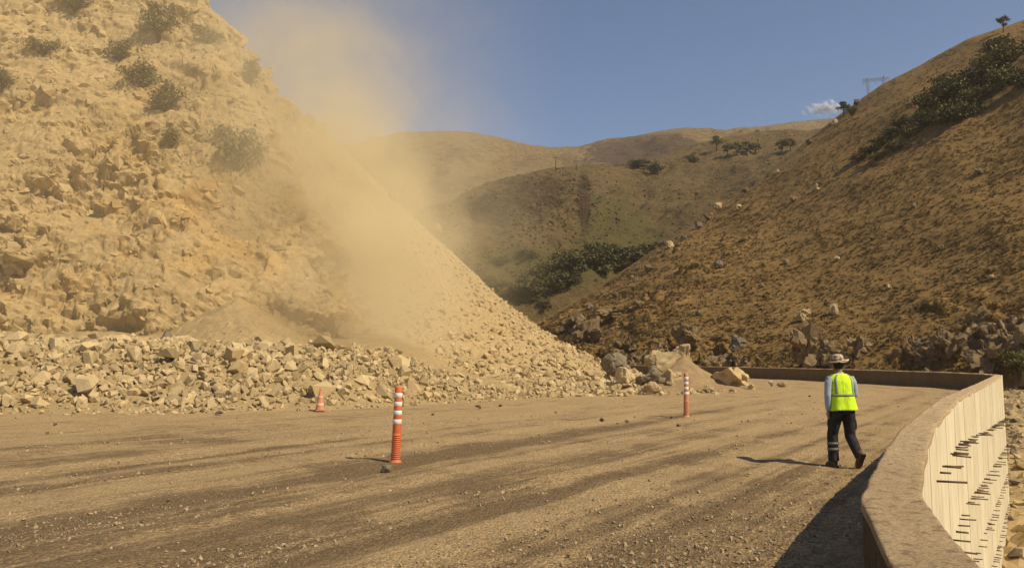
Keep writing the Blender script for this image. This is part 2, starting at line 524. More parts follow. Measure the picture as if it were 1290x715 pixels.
# ================================================================== LEFT: CLIFF, RUBBLE BANK, SCREE
def smin(a, b, k):
    h = np.clip(0.5 + 0.5 * (b - a) / k, 0, 1)
    return b * (1 - h) + a * h - k * h * (1 - h)
def cliff_h(x, y):
    yt = np.interp(x, [-60, -30, -16, -5.5, 6], [29.0, 31.2, 32.4, 35.0, 37.5])
    bulge = 1.6 * fbm(v3(x * 0.11, y * 0.11, 3.0), 3, 31)
    hf = 1.5 * (y - yt + bulge)
    toe = -5.5 + 0.16 * (y - 35)
    hs = 1.55 * (toe - x + 0.9 * fbm(v3(x * 0.15, y * 0.15, 9.0), 3, 33))
    hb = 15.5 + 1.08 * (-(x + 13)) - 0.6 * (y - 55)
    h = smin(smin(hf, hs, 1.6), hb, 3.0)
    return np.maximum(h, -1.5)
def build_cliff():
    nx, ny = 580, 620
    xs = np.linspace(-46, 2, nx)
    q = np.linspace(0, 1, ny)
    ys = 29 + 45 * q ** 1.15
    X, Y = np.meshgrid(xs, ys, indexing='ij')
    H = cliff_h(X.ravel(), Y.ravel()).reshape(X.shape)
    P = np.stack([X, Y, H], -1)
    n = normals_np(P)
    n[..., 0] *= 1
    flip = n[..., 2:3] < 0
    n = np.where(flip, -n, n)
    p = P.reshape(-1, 3)
    wp = p + 0.22 * np.stack([fbm(p * 0.5, 3, 44), fbm(p * 0.5, 3, 45), fbm(p * 0.5, 3, 46)], 1)
    big, e0 = soft_facets(wp * np.array([0.17, 0.17, 0.26]), 40, 34)
    mid, e1 = soft_facets(wp * np.array([0.50, 0.50, 0.75]), 50, 48)
    sm, e2 = soft_facets(wp * np.array([1.25, 1.25, 1.8]), 60, 40)
    ti, e3 = soft_facets(p * np.array([2.9, 2.9, 3.8]), 70, 24)
    rough = 0.30 + 0.70 * sstep(-0.22, 0.22, fbm(p * 0.16, 3, 80))
    dis = 0.62 * big + rough * (0.70 * mid + 0.32 * sm + 0.12 * ti)
    bed = (p @ np.array([0.42, 0.12, 0.90])) / 1.15 + 0.55 * fbm(p * 0.22, 3, 92) + 0.35 * mid
    saw = bed - np.floor(bed)
    dis += rough * sstep(-0.1, 0.35, fbm(p * 0.10 + 7.0, 3, 93)) * 0.34 * (saw ** 1.6 * sstep(1.0, 0.86, saw) - 0.3)
    dis -= rough * (0.22 * np.exp(-e1 * 18) + 0.14 * np.exp(-e2 * 14))
    dis += 0.05 * fbm(p * 1.1, 4, 90) + 0.03 * rough * fbm(p * 5.0, 3, 91)
    dis *= sstep(-1.5, 1.5, p[:, 2])
    p = p + n.reshape(-1, 3) * dis[:, None]
    F = grid_faces(nx, ny)
    keep = (p[F][:, :, 2] > -1.2).any(1)
    F = F[keep]
    tint = 0.5 + 0.22 * fbm(p * 0.4, 4, 95) + 0.12 * mid + 0.08 * sm
    me = mesh_np('rock_cliff', p, F, False, {'tint': np.clip(tint, 0.02, 0.98)})
    o = link('rock_cliff', me, MAT_CLIFF)
    tag(o, 'steep fractured tan limestone cliff cut above the road', kind='structure')
    make_bvh('cliff', p, F)
build_cliff()

BT_X = [-60, -30, -16, -10, -6, -2.7, 3.5, 12]
BT_Y = [23.5, 24.0, 24.6, 25.0, 26.3, 30.3, 35.4, 42.0]
HEAP = at(300, 372, 35.5)
def bank_h(x, y):
    t = y - np.interp(x, BT_X, BT_Y)
    top = np.interp(x, [-60, -20, -12, -6, -3, 0], [2.5, 2.15, 2.0, 1.7, 1.0, 0.3])
    h = top * sstep(-0.3, 5.2, t) ** 0.85 + 0.12 * np.maximum(t - 5, 0)
    h = h + 0.28 * fbm(v3(x * 0.5, y * 0.5, 1.0), 4, 101) * sstep(0.2, 2, t) - 0.14 * sstep(0.6, -0.8, t)
    r = np.hypot(x - HEAP.x, (y - HEAP.y))
    h = np.maximum(h, HEAP.z - 0.62 * r + 0.12 * fbm(v3(x, y, 2.0), 3, 103))
    return h
def build_bank():
    nx, ny = 330, 150
    xs = np.linspace(-42, 3, nx); ys = np.linspace(22.5, 40, ny)
    X, Y = np.meshgrid(xs, ys, indexing='ij')
    x, y = X.ravel(), Y.ravel()
    z = bank_h(x, y)
    p = np.stack([x, y, z], 1)
    sm, e = facets(p * 2.2, 110)
    z = z + 0.06 * sm * sstep(0.15, 0.6, z)
    p[:, 2] = z
    F = grid_faces(nx, ny)
    F = F[(z[F] > -0.13).any(1)]
    me = mesh_np('rubble_bank', p, F, False, {'tint': np.clip(0.5 + 0.3 * fbm(p, 3, 112), 0, 1)})
    tag(link('rubble_bank', me, MAT_SCREE), 'low bank of dusty fine rubble at the cliff foot', kind='structure')
    make_bvh('bank', p, F)
build_bank()

APEX = at(409, 165, 55.0)
def scree_profile(r):
    return np.interp(r, [0, 4, 8, 12, 15, 17.5, 20, 22.5, 25, 28], [0, -4.0, -8.0, -11.7, -14.0, -15.6, -16.75, -17.35, -17.75, -18.4]) + (APEX.z and (17.42 - 17.42))
def build_scree():
    na, nr = 420, 330
    an = np.linspace(R(-165), R(75), na)
    rr = np.linspace(0.02, 27.5, nr)
    A, RR = np.meshgrid(an, rr, indexing='ij')
    # the fan is a little longer towards the road bend
    k = 1 + 0.05 * np.cos(A - R(-50))
    X = APEX.x + RR * k * np.cos(A); Y = APEX.y + RR * k * np.sin(A)
    Z = APEX.z + scree_profile(RR) * (APEX.z + 0.25) / 17.62
    x, y, z = X.ravel(), Y.ravel(), Z.ravel()
    p = np.stack([x, y, z], 1)
    rrr = RR.ravel()
    z = z + 0.30 * fbm(v3(A.ravel() * 9, rrr * 0.10, 0.0), 3, 120) * sstep(0, 6, rrr) + 0.22 * fbm(p * 0.35, 3, 121)
    sm, e = facets(p * 1.8, 125); ti, e = facets(p * 4.5, 127)
    z = z + (0.09 * sm + 0.04 * ti) * sstep(2, 20, rrr)
    p[:, 2] = z
    F = grid_faces(na, nr)
    F = F[(z[F] > -0.15).any(1)]
    me = mesh_np('scree_slope', p, F, False, {'tint': np.clip(0.5 + 0.25 * fbm(p * 0.6, 4, 129), 0, 1)})
    tag(link('scree_slope', me, MAT_SCREE), 'tall fan of freshly tipped dusty rock debris spilling onto the road', kind='structure')
    make_bvh('scree', p, F)
build_scree()

# small pile of soil between the fan and the bend
DIRT = ground_at(872, 492)
def build_dirt_pile():
    n = 90
    g = np.linspace(-3.6, 3.6, n)
    X, Y = np.meshgrid(g * 1.15, g, indexing='ij')
    r = np.hypot(X / 1.15, Y)
    Z = 1.72 - 0.66 * r + 0.10 * fbm(v3(X * 0.9, Y * 0.9), 4, 131).reshape(X.shape) + 0.03 * fbm(v3(X * 5, Y * 5), 3, 132).reshape(X.shape)
    Z = np.where(r > 2.3, np.maximum(Z, 0.28 - 0.26 * (r - 2.3)), Z)
    F = grid_faces(n, n)
    z = Z.ravel()
    F = F[(z[F] > -0.12).any(1)]
    o = link('dirt_pile', mesh_np('dirt_pile', np.stack([X.ravel(), Y.ravel(), z], 1), F, True), plain('pile_soil', (0.30, 0.205, 0.11), 0.95, 0.1, 0.2, 3))
    o.location = (DIRT.x, DIRT.y + 2.0, 0)
    tag(o, 'brown pile of soil tipped between the pale boulders', 'dirt pile')
build_dirt_pile()

# ------------------------------------------------------------------ rocks
def hull_rock(seed, npts=13, squash=(1, 0.85, 0.7), cuts=0, rough=0.06):
    rs = np.random.default_rng(seed)
    bm = bmesh.new()
    pts = rs.normal(size=(npts, 3)); pts /= np.linalg.norm(pts, axis=1, keepdims=True)
    pts *= 0.5 * rs.uniform(0.78, 1.12, (npts, 1)) * np.array(squash)
    for q in pts: bm.verts.new(q)
    r = bmesh.ops.convex_hull(bm, input=bm.verts)
    dele = [e for e in r['geom_interior'] if isinstance(e, bmesh.types.BMVert)]
    if dele: bmesh.ops.delete(bm, geom=dele, context='VERTS')
    if cuts:
        bmesh.ops.bevel(bm, geom=list(bm.edges), offset=0.035, segments=1, affect='EDGES', clamp_overlap=True)
        bmesh.ops.triangulate(bm, faces=bm.faces[:])
        for _ in range(cuts):
            bmesh.ops.subdivide_edges(bm, edges=[e for e in bm.edges if e.calc_length() > 0.13], cuts=1, use_grid_fill=False)
            bmesh.ops.triangulate(bm, faces=bm.faces[:])
        bm.normal_update()
        co = np.array([v.co[:] for v in bm.verts]); no = np.array([v.normal[:] for v in bm.verts])
        d = rough * fbm(co * 4 + seed * 3.1, 4, 140) + 0.5 * rough * facets(co * 5 + seed, 141)[0]
        co = co + no * d[:, None]
        for v, c in zip(bm.verts, co): v.co = c
    bmesh.ops.triangulate(bm, faces=bm.faces[:])
    bmesh.ops.recalc_face_normals(bm, faces=bm.faces[:])
    bm.verts.index_update()
    V = np.array([v.co[:] for v in bm.verts]); F = np.array([[v.index for v in f.verts] for f in bm.faces], int)
    bm.free()
    return V, F
PROTO = [hull_rock(200 + i, 9 + i % 6, (1, 0.6 + 0.07 * (i % 6), 0.45 + 0.08 * (i % 5))) for i in range(24)]
def rot_mats(n, rs, tilt=math.pi):
    q = rs.normal(size=(n, 4)); q /= np.linalg.norm(q, axis=1, keepdims=True)
    w, x, y, z = q.T
    return np.stack([1 - 2 * (y * y + z * z), 2 * (x * y - z * w), 2 * (x * z + y * w), 2 * (x * y + z * w), 1 - 2 * (x * x + z * z), 2 * (y * z - x * w),
                     2 * (x * z - y * w), 2 * (y * z + x * w), 1 - 2 * (x * x + y * y)], 1).reshape(-1, 3, 3)
def scatter(name, pos, size, mat, label, seed=1, kind='stuff', protos=PROTO, parent=None):
    rs = np.random.default_rng(seed)
    pos = np.asarray(pos, float); size = np.asarray(size, float)
    Rm = rot_mats(len(pos), rs)
    pick = rs.integers(0, len(protos), len(pos))
    Vs, Fs, Ts, off = [], [], [], 0
    for k, (V, F) in enumerate(protos):
        ix = np.where(pick == k)[0]
        if not len(ix): continue
        v = np.einsum('nij,vj->nvi', Rm[ix], V) * size[ix][:, None, None] + pos[ix][:, None, :]
        f = F[None] + (np.arange(len(ix)) * len(V))[:, None, None] + off
        Vs.append(v.reshape(-1, 3)); Fs.append(f.reshape(-1, F.shape[1]))
        Ts.append(np.repeat(rs.random(len(ix)), len(V)))
        off += len(ix) * len(V)
    me = mesh_np(name, np.concatenate(Vs), np.concatenate(Fs), False, {'tint': np.concatenate(Ts)})
    o = link(name, me, mat, parent)
    tag(o, label, kind=kind)
    return o
def surf(key, n, xr, yr, rs):
    x = rs.uniform(*xr, n); y = rs.uniform(*yr, n)
    out = []
    for a, b in zip(x, y):
        h, nn = drop(key, a, b)
        if h is not None: out.append((h.x, h.y, h.z, nn.z))
    return np.array(out)

# boulders of the rubble bank: the 300 largest in view one by one, the rest as stuff
def build_rubble():
    rs = np.random.default_rng(5)
    pts = surf('bank', 15000, (-27, 2.5), (24, 35), rs)
    t = pts[:, 1] - np.interp(pts[:, 0], BT_X, BT_Y)
    px = 645 + FPX * pts[:, 0] / pts[:, 1]
    heapd = np.hypot(pts[:, 0] - HEAP.x, pts[:, 1] - HEAP.y)
    ok = (t > -0.5 - 0.0 * t) & (t < 8.0) & (px > -70) & ((heapd > 4.4) | (rs.random(len(t)) < 0.25))
    pts, t, heapd, px = pts[ok], t[ok], heapd[ok], px[ok]
    u = rs.random(len(pts))
    size = 0.07 + 0.19 * u + 0.36 * u ** 6
    size *= np.where(t < 0.5, 0.6, 1.0) * np.interp(pts[:, 0], [-9, -4], [1, 0.75]) * np.where(heapd < 4.4, 0.55, 1)
    # chosen large boulders, spread with a minimum spacing
    big = []
    order = rs.permutation(len(pts))
    for i in order:
        if t[i] < 0.7 or heapd[i] < 3.6 or px[i] < -25 or px[i] > 585: continue
        s = rs.choice([0.38, 0.52, 0.72, 0.98, 1.35], p=[0.34, 0.28, 0.20, 0.12, 0.06])
        s *= np.interp(pts[i, 0], [-8, -3], [1, 0.72])
        if all((pts[i, 0] - b[0]) ** 2 + (pts[i, 1] - b[1]) ** 2 > (0.36 * (s + b[3])) ** 2 for b in big):
            big.append((pts[i, 0], pts[i, 1], pts[i, 2], s))
        if len(big) >= 300: break
    protos = []
    for i in range(28):
        V, F = hull_rock(300 + i, 10 + i % 6, (1, 0.62 + 0.06 * (i % 6), 0.5 + 0.07 * (i % 5)))
        protos.append(mesh_np('boulder', V, F))
    for me in protos: me.materials.append(MAT_RUBBLE)
    for i, (x, y, z, s) in enumerate(big):
        o = bpy.data.objects.new('boulder', protos[i % 28]); COL.objects.link(o)
        o.location = (x, y, z + rs.uniform(0.02, 0.20) * s)
        o.rotation_euler = (rs.uniform(-0.7, 0.7), rs.uniform(-0.7, 0.7), rs.uniform(0, 6.28))
        o.scale = (s, s * rs.uniform(0.85, 1.1), s * rs.uniform(0.9, 1.15))
        grey = rs.random() < 0.07
        if grey:
            o.material_slots[0].link = 'OBJECT'; o.material_slots[0].material = MAT_GREYROCK
        tt_ = y - np.interp(x, BT_X, BT_Y)
        pxx = 645 + FPX * x / y
        szw = 'huge' if s > 1.0 else 'large' if s > 0.8 else 'medium' if s > 0.5 else 'small'
        shp = 'flat' if o.scale.z < 0.98 * s else 'tall' if o.scale.z > 1.09 * s else 'blocky'
        lvl = 'at the roadside foot' if tt_ < 2.2 else 'on the front' if tt_ < 4.2 else 'along the top'
        plc = 'behind the traffic cone' if 370 < pxx < 440 else 'beside the debris fan' if pxx >= 440 else 'below the gravel heap' if pxx > 235 else 'under the open cliff'
        tag(o, f'{szw} {shp} {"grey" if grey else "pale"} boulder {lvl} of the bank {plc}', 'boulder', 'boulders of the rubble bank')
    p = pts[:, :3].copy(); p[:, 2] += size * 0.15
    scatter('broken_rock', p, size, MAT_RUBBLE, 'smaller broken limestone filling the rubble bank', 6)
build_rubble()

def build_cliff_stones():
    rs = np.random.default_rng(77)
    P, S = [], []
    for _ in range(9000):
        h, nm = hit('cliff', rs.uniform(-30, 430), rs.uniform(-10, 440))
        if h is None or h.y > 60: continue
        u = rs.random()
        P.append(h[:]); S.append(0.14 + 0.30 * u + 0.95 * u ** 9)
    P = np.array(P); S = np.array(S)
    k = rs.random(len(P)) < 0.25 + 0.9 * sstep(-0.1, 0.3, fbm(P * 0.2, 3, 78))
    P[:, 1] += 0.22 * S; P[:, 2] -= 0.10 * S
    scatter('cliff_debris', P[k], S[k], MAT_CLIFF, 'loose angular stones lodged on the cliff face', 79)
build_cliff_stones()
def build_scree_stones():
    rs = np.random.default_rng(8)
    pts = surf('scree', 40000, (-16, 13.5), (28, 62), rs)
    r = np.hypot(pts[:, 0] - APEX.x, pts[:, 1] - APEX.y)
    f = np.clip(r / 24, 0, 1)
    px = 645 + FPX * pts[:, 0] / pts[:, 1]
    ok = (rs.random(len(r)) < 0.25 + 0.8 * f ** 1.5) & (pts[:, 2] > -0.12) & (px > 330)
    pts, r, f = pts[ok], r[ok], f[ok]
    u = rs.random(len(r))
    size = (0.05 + 0.10 * u + 0.42 * u ** 10) * (0.5 + 0.75 * f ** 1.5)
    p = pts[:, :3].copy(); p[:, 2] += 0.15 * size
    scatter('scree_stone', p, size, MAT_RUBBLE, 'loose broken stone lying over the debris fan', 9)
    # the bigger blocks that rolled to the toe of the fan: things one can count
    toe = (r > 19.5) & (r < 25.2) & (pts[:, 2] < 2.2)
    idx = np.where(toe)[0]; rs.shuffle(idx)
    V, F = hull_rock(351, 13, (1, 0.8, 0.65))
    ms = []
    for k in range(10):
        V, F = hull_rock(351 + k, 11 + k % 4, (1, 0.8, 0.6))
        m = mesh_np('rolled_block', V, F); m.materials.append(MAT_RUBBLE); ms.append(m)
    done = []
    for i in idx:
        pxx = 645 + FPX * pts[i, 0] / pts[i, 1]
        if pxx < 590 or pxx > 830: continue
        s = rs.choice([0.32, 0.5, 0.66, 0.85], p=[0.5, 0.3, 0.15, 0.05])
        if all((pts[i, 0] - b[0]) ** 2 + (pts[i, 1] - b[1]) ** 2 > (0.42 * (s + b[2])) ** 2 for b in done):
            done.append((pts[i, 0], pts[i, 1], s))
            o = bpy.data.objects.new('rolled_block', ms[len(done) % 10]); COL.objects.link(o)
            o.location = (pts[i, 0], pts[i, 1], pts[i, 2] + 0.2 * s)
            o.rotation_euler = (rs.uniform(-0.6, 0.6), rs.uniform(-0.6, 0.6), rs.uniform(0, 6.28))
            o.scale = (s, s, s)
            szw = 'large' if s > 0.8 else 'medium' if s > 0.6 else 'small' if s > 0.45 else 'very small'
            plc = 'next to the big boulders' if pxx > 750 else 'below its right edge' if pxx > 680 else 'beside the rubble bank'
            tag(o, f'{szw} pale block at the toe of the debris fan {plc}', 'boulder', 'blocks at the toe of the debris fan')
        if len(done) >= 70: break
build_scree_stones()

def hero_rock(name, label, px0, px1, py0, py1, depth, seed, mat, squash=None, rotz=0.0, tilt=0.0, cat='boulder', zbase=None, npts=15):
    """a boulder whose base stands at the given depth; width and height from the pixels at that depth"""
    w = (px1 - px0) / FPX * depth
    h = (py1 - py0) / FPX * depth
    b = at(0.5 * (px0 + px1), py1, depth)
    V, F = hull_rock(seed, npts, squash or (1, 0.9, 0.9), 3, 0.10)
    ca, sa = math.cos(rotz), math.sin(rotz)
    V = V @ np.array([[ca, sa, 0], [-sa, ca, 0], [0, 0, 1]])
    ct, st = math.cos(tilt), math.sin(tilt)
    V = V @ np.array([[ct, 0, -st], [0, 1, 0], [st, 0, ct]])
    ext = V.max(0) - V.min(0)
    V = V * np.array([w / ext[0], (w * 0.5 + h * 0.5) / ext[1], h * 1.12 / ext[2]])
    V[:, 2] -= V[:, 2].min() + 0.12 * h
    V[:, 0] -= 0.5 * (V[:, 0].max() + V[:, 0].min())
    o = link(name, mesh_np(name, V, F, False), mat)
    o.location = (b.x, b.y, b.z if zbase is None else zbase)
    tag(o, label, cat)
    return o
hero_rock('boulder', 'round grey boulder behind the toe of the debris fan', 757, 790, 444, 474, 41.5, 401, MAT_GREYROCK, npts=46)
hero_rock('boulder', 'large cream slab leaning at the left of the soil pile', 812, 858, 441, 482, 44, 402, MAT_RUBBLE, (1, 0.8, 0.8), 0.4, -0.4)
hero_rock('boulder', 'pale jagged block standing highest behind the soil pile', 843, 874, 433, 475, 44.5, 403, MAT_RUBBLE, (0.8, 0.9, 1), 0.1, 0.2)
hero_rock('boulder', 'squarish dark grey boulder in front of the cream slab', 804, 836, 459, 484, 42.5, 404, MAT_GREYROCK, (1, 1, 0.9), 0.2)
hero_rock('boulder', 'rough mottled boulder between dark boulder and soil pile', 828, 862, 464, 487, 42, 405, MAT_RUBBLE, (1, 0.9, 0.8), 1.2)
hero_rock('boulder', 'long pale slab resting at the right of the soil pile', 895, 944, 462, 489, 42.5, 406, MAT_RUBBLE, (1, 0.55, 0.62), 0.0, 0.12)
hero_rock('boulder', 'flat thin broken slab lying on the road edge by the bend', 920, 952, 480, 492, 42.0, 407, MAT_RUBBLE, (1, 0.7, 0.35), 0.3, 0.25)
hero_rock('boulder', 'small angular pale rock beside the bases of the tall fan blocks', 775, 800, 462, 484, 40, 408, MAT_RUBBLE, (1, 0.9, 0.8), 2.0)
hero_rock('boulder', 'low pale rock at the front foot of the soil pile', 768, 784, 482, 494, 38, 409, MAT_RUBBLE, (1, 0.8, 0.7), 0.7)
hero_rock('boulder', 'low cream block between debris toe and soil pile', 808, 834, 480, 494, 37.5, 410, MAT_RUBBLE, (1, 0.8, 0.7), 1.7)
hero_rock('boulder', 'small pale stone at the foot of the soil pile', 884, 900, 484, 494, 39, 411, MAT_RUBBLE, (1, 0.8, 0.6), 1.1)
hero_rock('boulder', 'whitish block caught high on the edge of the debris fan', 546, 557, 281, 293, 52.0, 412, MAT_RUBBLE)
hero_rock('boulder', 'tall pale rock splinter on the upper edge of the debris fan', 487, 508, 228, 264, 53.5, 413, MAT_RUBBLE, (0.5, 0.6, 1), 0.2, 0.5)
# rocks tumbled between the fan and the soil pile
def build_tumbled():
    rs = np.random.default_rng(301)
    ms = []
    for k in range(10):
        V, F = hull_rock(381 + k, 12 + k % 4, (1, 0.85, 0.65), 1, 0.06)
        m = mesh_np('tumbled_rock', V, F); m.materials.append(MAT_GREYROCK if k == 4 else MAT_RUBBLE); ms.append(m)
    P, S = [], []
    for k in range(520):
        px = rs.uniform(742, 938); py = rs.uniform(478, 497) + (2 if px < 800 else 0)
        b = ground_at(px, py)
        if rs.random() > (1.0 if px < 835 else 0.35): continue
        u = rs.random()
        P.append((b.x, b.y, 0.03)); S.append(0.08 + 0.22 * u + 0.25 * u ** 6)
    scatter('tumbled_stone', P, S, MAT_RUBBLE, 'small broken stone around the boulders at the soil pile', 302)
    for k in range(34):
        px = rs.uniform(745, 838) if k < 26 else rs.uniform(840, 935)
        py = rs.uniform(470, 492) if k < 26 else rs.uniform(487, 496)
        b = ground_at(px, py); sz = rs.uniform(0.4, 1.0) if k < 26 else rs.uniform(0.25, 0.5)
        o = bpy.data.objects.new('tumbled_rock', ms[k % 10]); COL.objects.link(o)
        o.location = (b.x, min(b.y, 47), 0.12 * sz + (0.25 * rs.random() if py < 480 else 0)); o.scale = (sz, sz, sz)
        o.rotation_euler = (rs.uniform(-.5, .5), rs.uniform(-.5, .5), rs.uniform(0, 6.28))
        tag(o, '%s %s rock tumbled %s' % ('big' if sz > 0.75 else 'medium' if sz > 0.5 else 'little', 'grey' if k % 10 == 4 else 'pale', 'between the debris fan and the soil pile' if k < 26 else 'along the front foot of the soil pile'), 'boulder', 'rocks tumbled around the soil pile')
build_tumbled()

# ================================================================== RIGHT: HILLSIDE, RIVER BANK
HC = [(640, 425, 138), (690, 400, 150), (760, 358, 165), (830, 310, 180), (905, 265, 192), (960, 225, 198), (1010, 182, 200), (1060, 142, 200), (1110, 107, 195),
      (1160, 82, 190), (1220, 48, 180), (1290, 26, 172), (1400, -30, 160), (1560, -80, 140)]
HT = [(-6, 118), (2, 110), (10, 101), (18, 94), (26, 88), (33, 81.5), (39, 75), (44, 69), (48.5, 63), (53, 57), (58, 49), (63, 40), (69, 28), (78, 8)]
hc = catmull([tuple(at(*c)) for c in HC], 1e9 if False else 12.0)
def resample(pts, n):
    s = np.concatenate([[0], np.cumsum(np.linalg.norm(np.diff(pts, axis=0), axis=1))])
    t = np.linspace(0, s[-1], n)
    return np.stack([np.interp(t, s, pts[:, k]) for k in range(pts.shape[1])], 1)
def station_curve(pts, n):
    pts = np.array(pts, float)
    k = np.arange(len(pts)); t = np.linspace(0, len(pts) - 1, n)
    out = np.stack([np.interp(t, k, pts[:, j]) for j in range(pts.shape[1])], 1)
    ker = np.ones(9) / 9
    for j in range(out.shape[1]):
        c = np.convolve(np.pad(out[:, j], 4, 'edge'), ker, 'valid'); out[:, j] = c
    return out
def build_hillside():
    nu, nv, nb = 470, 430, 40
    crest = station_curve([tuple(at(*c)) for c in HC], nu)
    toe = station_curve([(x, y, -1.2 if y > 60 else -2.0) for x, y in HT], nu)
    v = np.linspace(0, 1, nv) ** 1.25
    # concave-convex cross profile: steeper rocky foot, long even slope
    zf = v + 0.045 * np.sin(v * math.pi) - 0.02 * np.sin(2 * math.pi * v)
    P = np.zeros((nu, nv + nb, 3))
    P[:, :nv, :2] = toe[:, None, :2] * (1 - v)[None, :, None] + crest[:, None, :2] * v[None, :, None]
    P[:, :nv, 2] = toe[:, None, 2] * (1 - zf)[None, :] + crest[:, None, 2] * zf[None, :]
    # behind the crest: plateau on the right, falling to the side valley on the left
    w = np.linspace(0, 1, nb + 1)[1:]
    pxs = np.interp(np.linspace(0, len(HC) - 1, nu), np.arange(len(HC)), [c[0] for c in HC])
    rise = np.interp(pxs, [700, 960, 1060, 1290], [-0.12, -0.05, 0.20, 0.20])
    dirs = crest[:, :2] / np.linalg.norm(crest[:, :2], axis=1, keepdims=True)
    L = np.interp(pxs, [640, 760, 960, 1060], [40, 60, 120, 190])
    P[:, nv:, :2] = crest[:, None, :2] + dirs[:, None, :] * (w[None, :, None] * L[:, None, None])
    P[:, nv:, 2] = crest[:, None, 2] + (rise * L)[:, None] * w[None, :]
    n = normals_np(P); n = np.where(n[..., 2:3] < 0, -n, n)
    p = P.reshape(-1, 3); nn = n.reshape(-1, 3)
    vv = np.concatenate([v, np.full(nb, 1.0)])
    VV = np.repeat(vv[None], nu, 0).ravel(); UU = np.repeat(np.linspace(0, 1, nu)[:, None], nv + nb, 1).ravel()
    dis = 2.2 * fbm(p * 0.028, 3, 150) * sstep(0, 0.1, VV) * sstep(1.02, 0.85, VV) + 0.22 * fbm(p * 0.12, 2, 151) + 0.10 * fbm(p * np.array([0.5, 0.5, 1.2]), 4, 152)
    # outcrops near the foot and along the left nose
    om = sstep(0.20, 0.02, VV) * sstep(0.02, 0.30, fbm(p * 0.09, 3, 153) + 0.12) + 0.45 * sstep(0.42, 0.25, UU) * sstep(0.25, 0.5, fbm(p * 0.12, 3, 154) + 0.12) * sstep(0.0, 0.15, VV)
    om = np.clip(om, 0, 1)
    f1, e1 = facets(p * 0.45, 155); f2, e2 = facets(p * 1.3, 156)
    dis += om * (1.0 + 1.3 * f1 + 0.5 * f2)
    p = p + nn * dis[:, None]
    F = grid_faces(nu, nv + nb)
    green = 0.35 * sstep(0.6, 0.95, VV) + 0.15 * fbm(p * 0.05, 3, 157) - 0.05
    me = mesh_np('hillside', p, F, True, {'green': np.clip(green, 0, 1), 'rocky': om * 0.75})
    tag(link('hillside', me, MAT_HILL), 'steep hillside of dry brown grass beyond the retaining wall', kind='structure')
    make_bvh('hill', p, F)
build_hillside()

def build_river_bank():
    nx, ny = 200, 240
    X, Y = np.meshgrid(np.linspace(1.5, 84, nx), np.linspace(-12, 118, ny), indexing='ij')
    x, y = X.ravel(), Y.ravel()
    wd, bi = wall_dist(x, y)
    toe = np.array(HT[::-1], float)
    tx = np.interp(y, toe[:, 1], toe[:, 0])
    a = np.clip(-wd - W_TH, 0, None)                 # metres outside the wall
    b = np.clip(tx - x, 0, None)                     # metres to the foot of the hill
    f = a / (a + b + 1e-6)
    zw = np.interp(y, [0, 20, 30, 40, 60, 80], [-6.5, -5.3, -5.0, -4.9, -4.5, -4.5])
    zt = np.interp(y, [20, 40, 66, 100], [-2.5, -1.8, -1.0, -1.2])
    z = zw * (1 - f) + zt * f - 0.9 * np.sin(f * math.pi) ** 2 * sstep(30, 60, y)
    p = np.stack([x, y, z], 1)
    f1, _ = facets(p * 0.5, 160); f2, _ = facets(p * 1.6, 161)
    z = z + 0.35 * fbm(p * 0.3, 3, 162) + 0.22 * f1 + 0.10 * f2
    z = np.where(wd > -0.1, -6.0, z)
    p[:, 2] = z
    F = grid_faces(nx, ny)
    F = F[(wd[F] < 0.6).any(1)]
    me = mesh_np('river_bank', p, F, False, {'tint': np.clip(0.5 + 0.3 * fbm(p * 0.7, 3, 163), 0, 1)})
    tag(link('river_bank', me, MAT_SCREE), 'rocky bank below the outer face of the retaining wall', kind='structure')
    make_bvh('bankr', p, F)
    rs = np.random.default_rng(21)
    pts = surf('bankr', 5200, (12, 52), (20, 72), rs)
    u = pts[:, 0] / pts[:, 1]
    wd, _ = wall_dist(pts[:, 0], pts[:, 1])
    ok = (wd < -0.8) & (u > 0.56) & (u < 0.95)
    pts = pts[ok]
    uu = rs.random(len(pts))
    size = 0.18 + 0.25 * uu + 0.5 * uu ** 6
    q = pts[:, :3].copy(); q[:, 2] += 0.12 * size
    scatter('bank_stone', q, size, MAT_RUBBLE, 'broken stone strewn over the bank below the wall', 22)
    # the larger blocks of the strip in view, one by one
    cnt = 0
    ms = []
    for k in range(6):
        V, F = hull_rock(371 + k, 12, (1, 0.8, 0.6)); m = mesh_np('bank_boulder', V, F); m.materials.append(MAT_RUBBLE if k % 2 else MAT_GREYROCK); ms.append(m)
    for (px, py, w) in [(1279, 700, 16), (1288, 668, 18), (1276, 655, 12), (1284, 636, 14), (1280, 610, 13), (1288, 590, 15), (1277, 572, 9), (1285, 550, 10), (1279, 530, 8), (1287, 512, 9)]:
        h, nrm = hit('bankr', px, py)
        if h is None: continue
        s = w / FPX * h.y * 1.5
        o = bpy.data.objects.new('bank_boulder', ms[cnt % 6]); COL.objects.link(o); cnt += 1
        o.location = h + Vector((0, 0, 0.15 * s)); o.rotation_euler = (rs.uniform(-.5, .5), rs.uniform(-.5, .5), rs.uniform(0, 6))
        o.scale = (s, s, s)
        tag(o, 'block of rock on the bank right beside the wall', 'boulder', 'blocks on the bank below the wall')
build_river_bank()

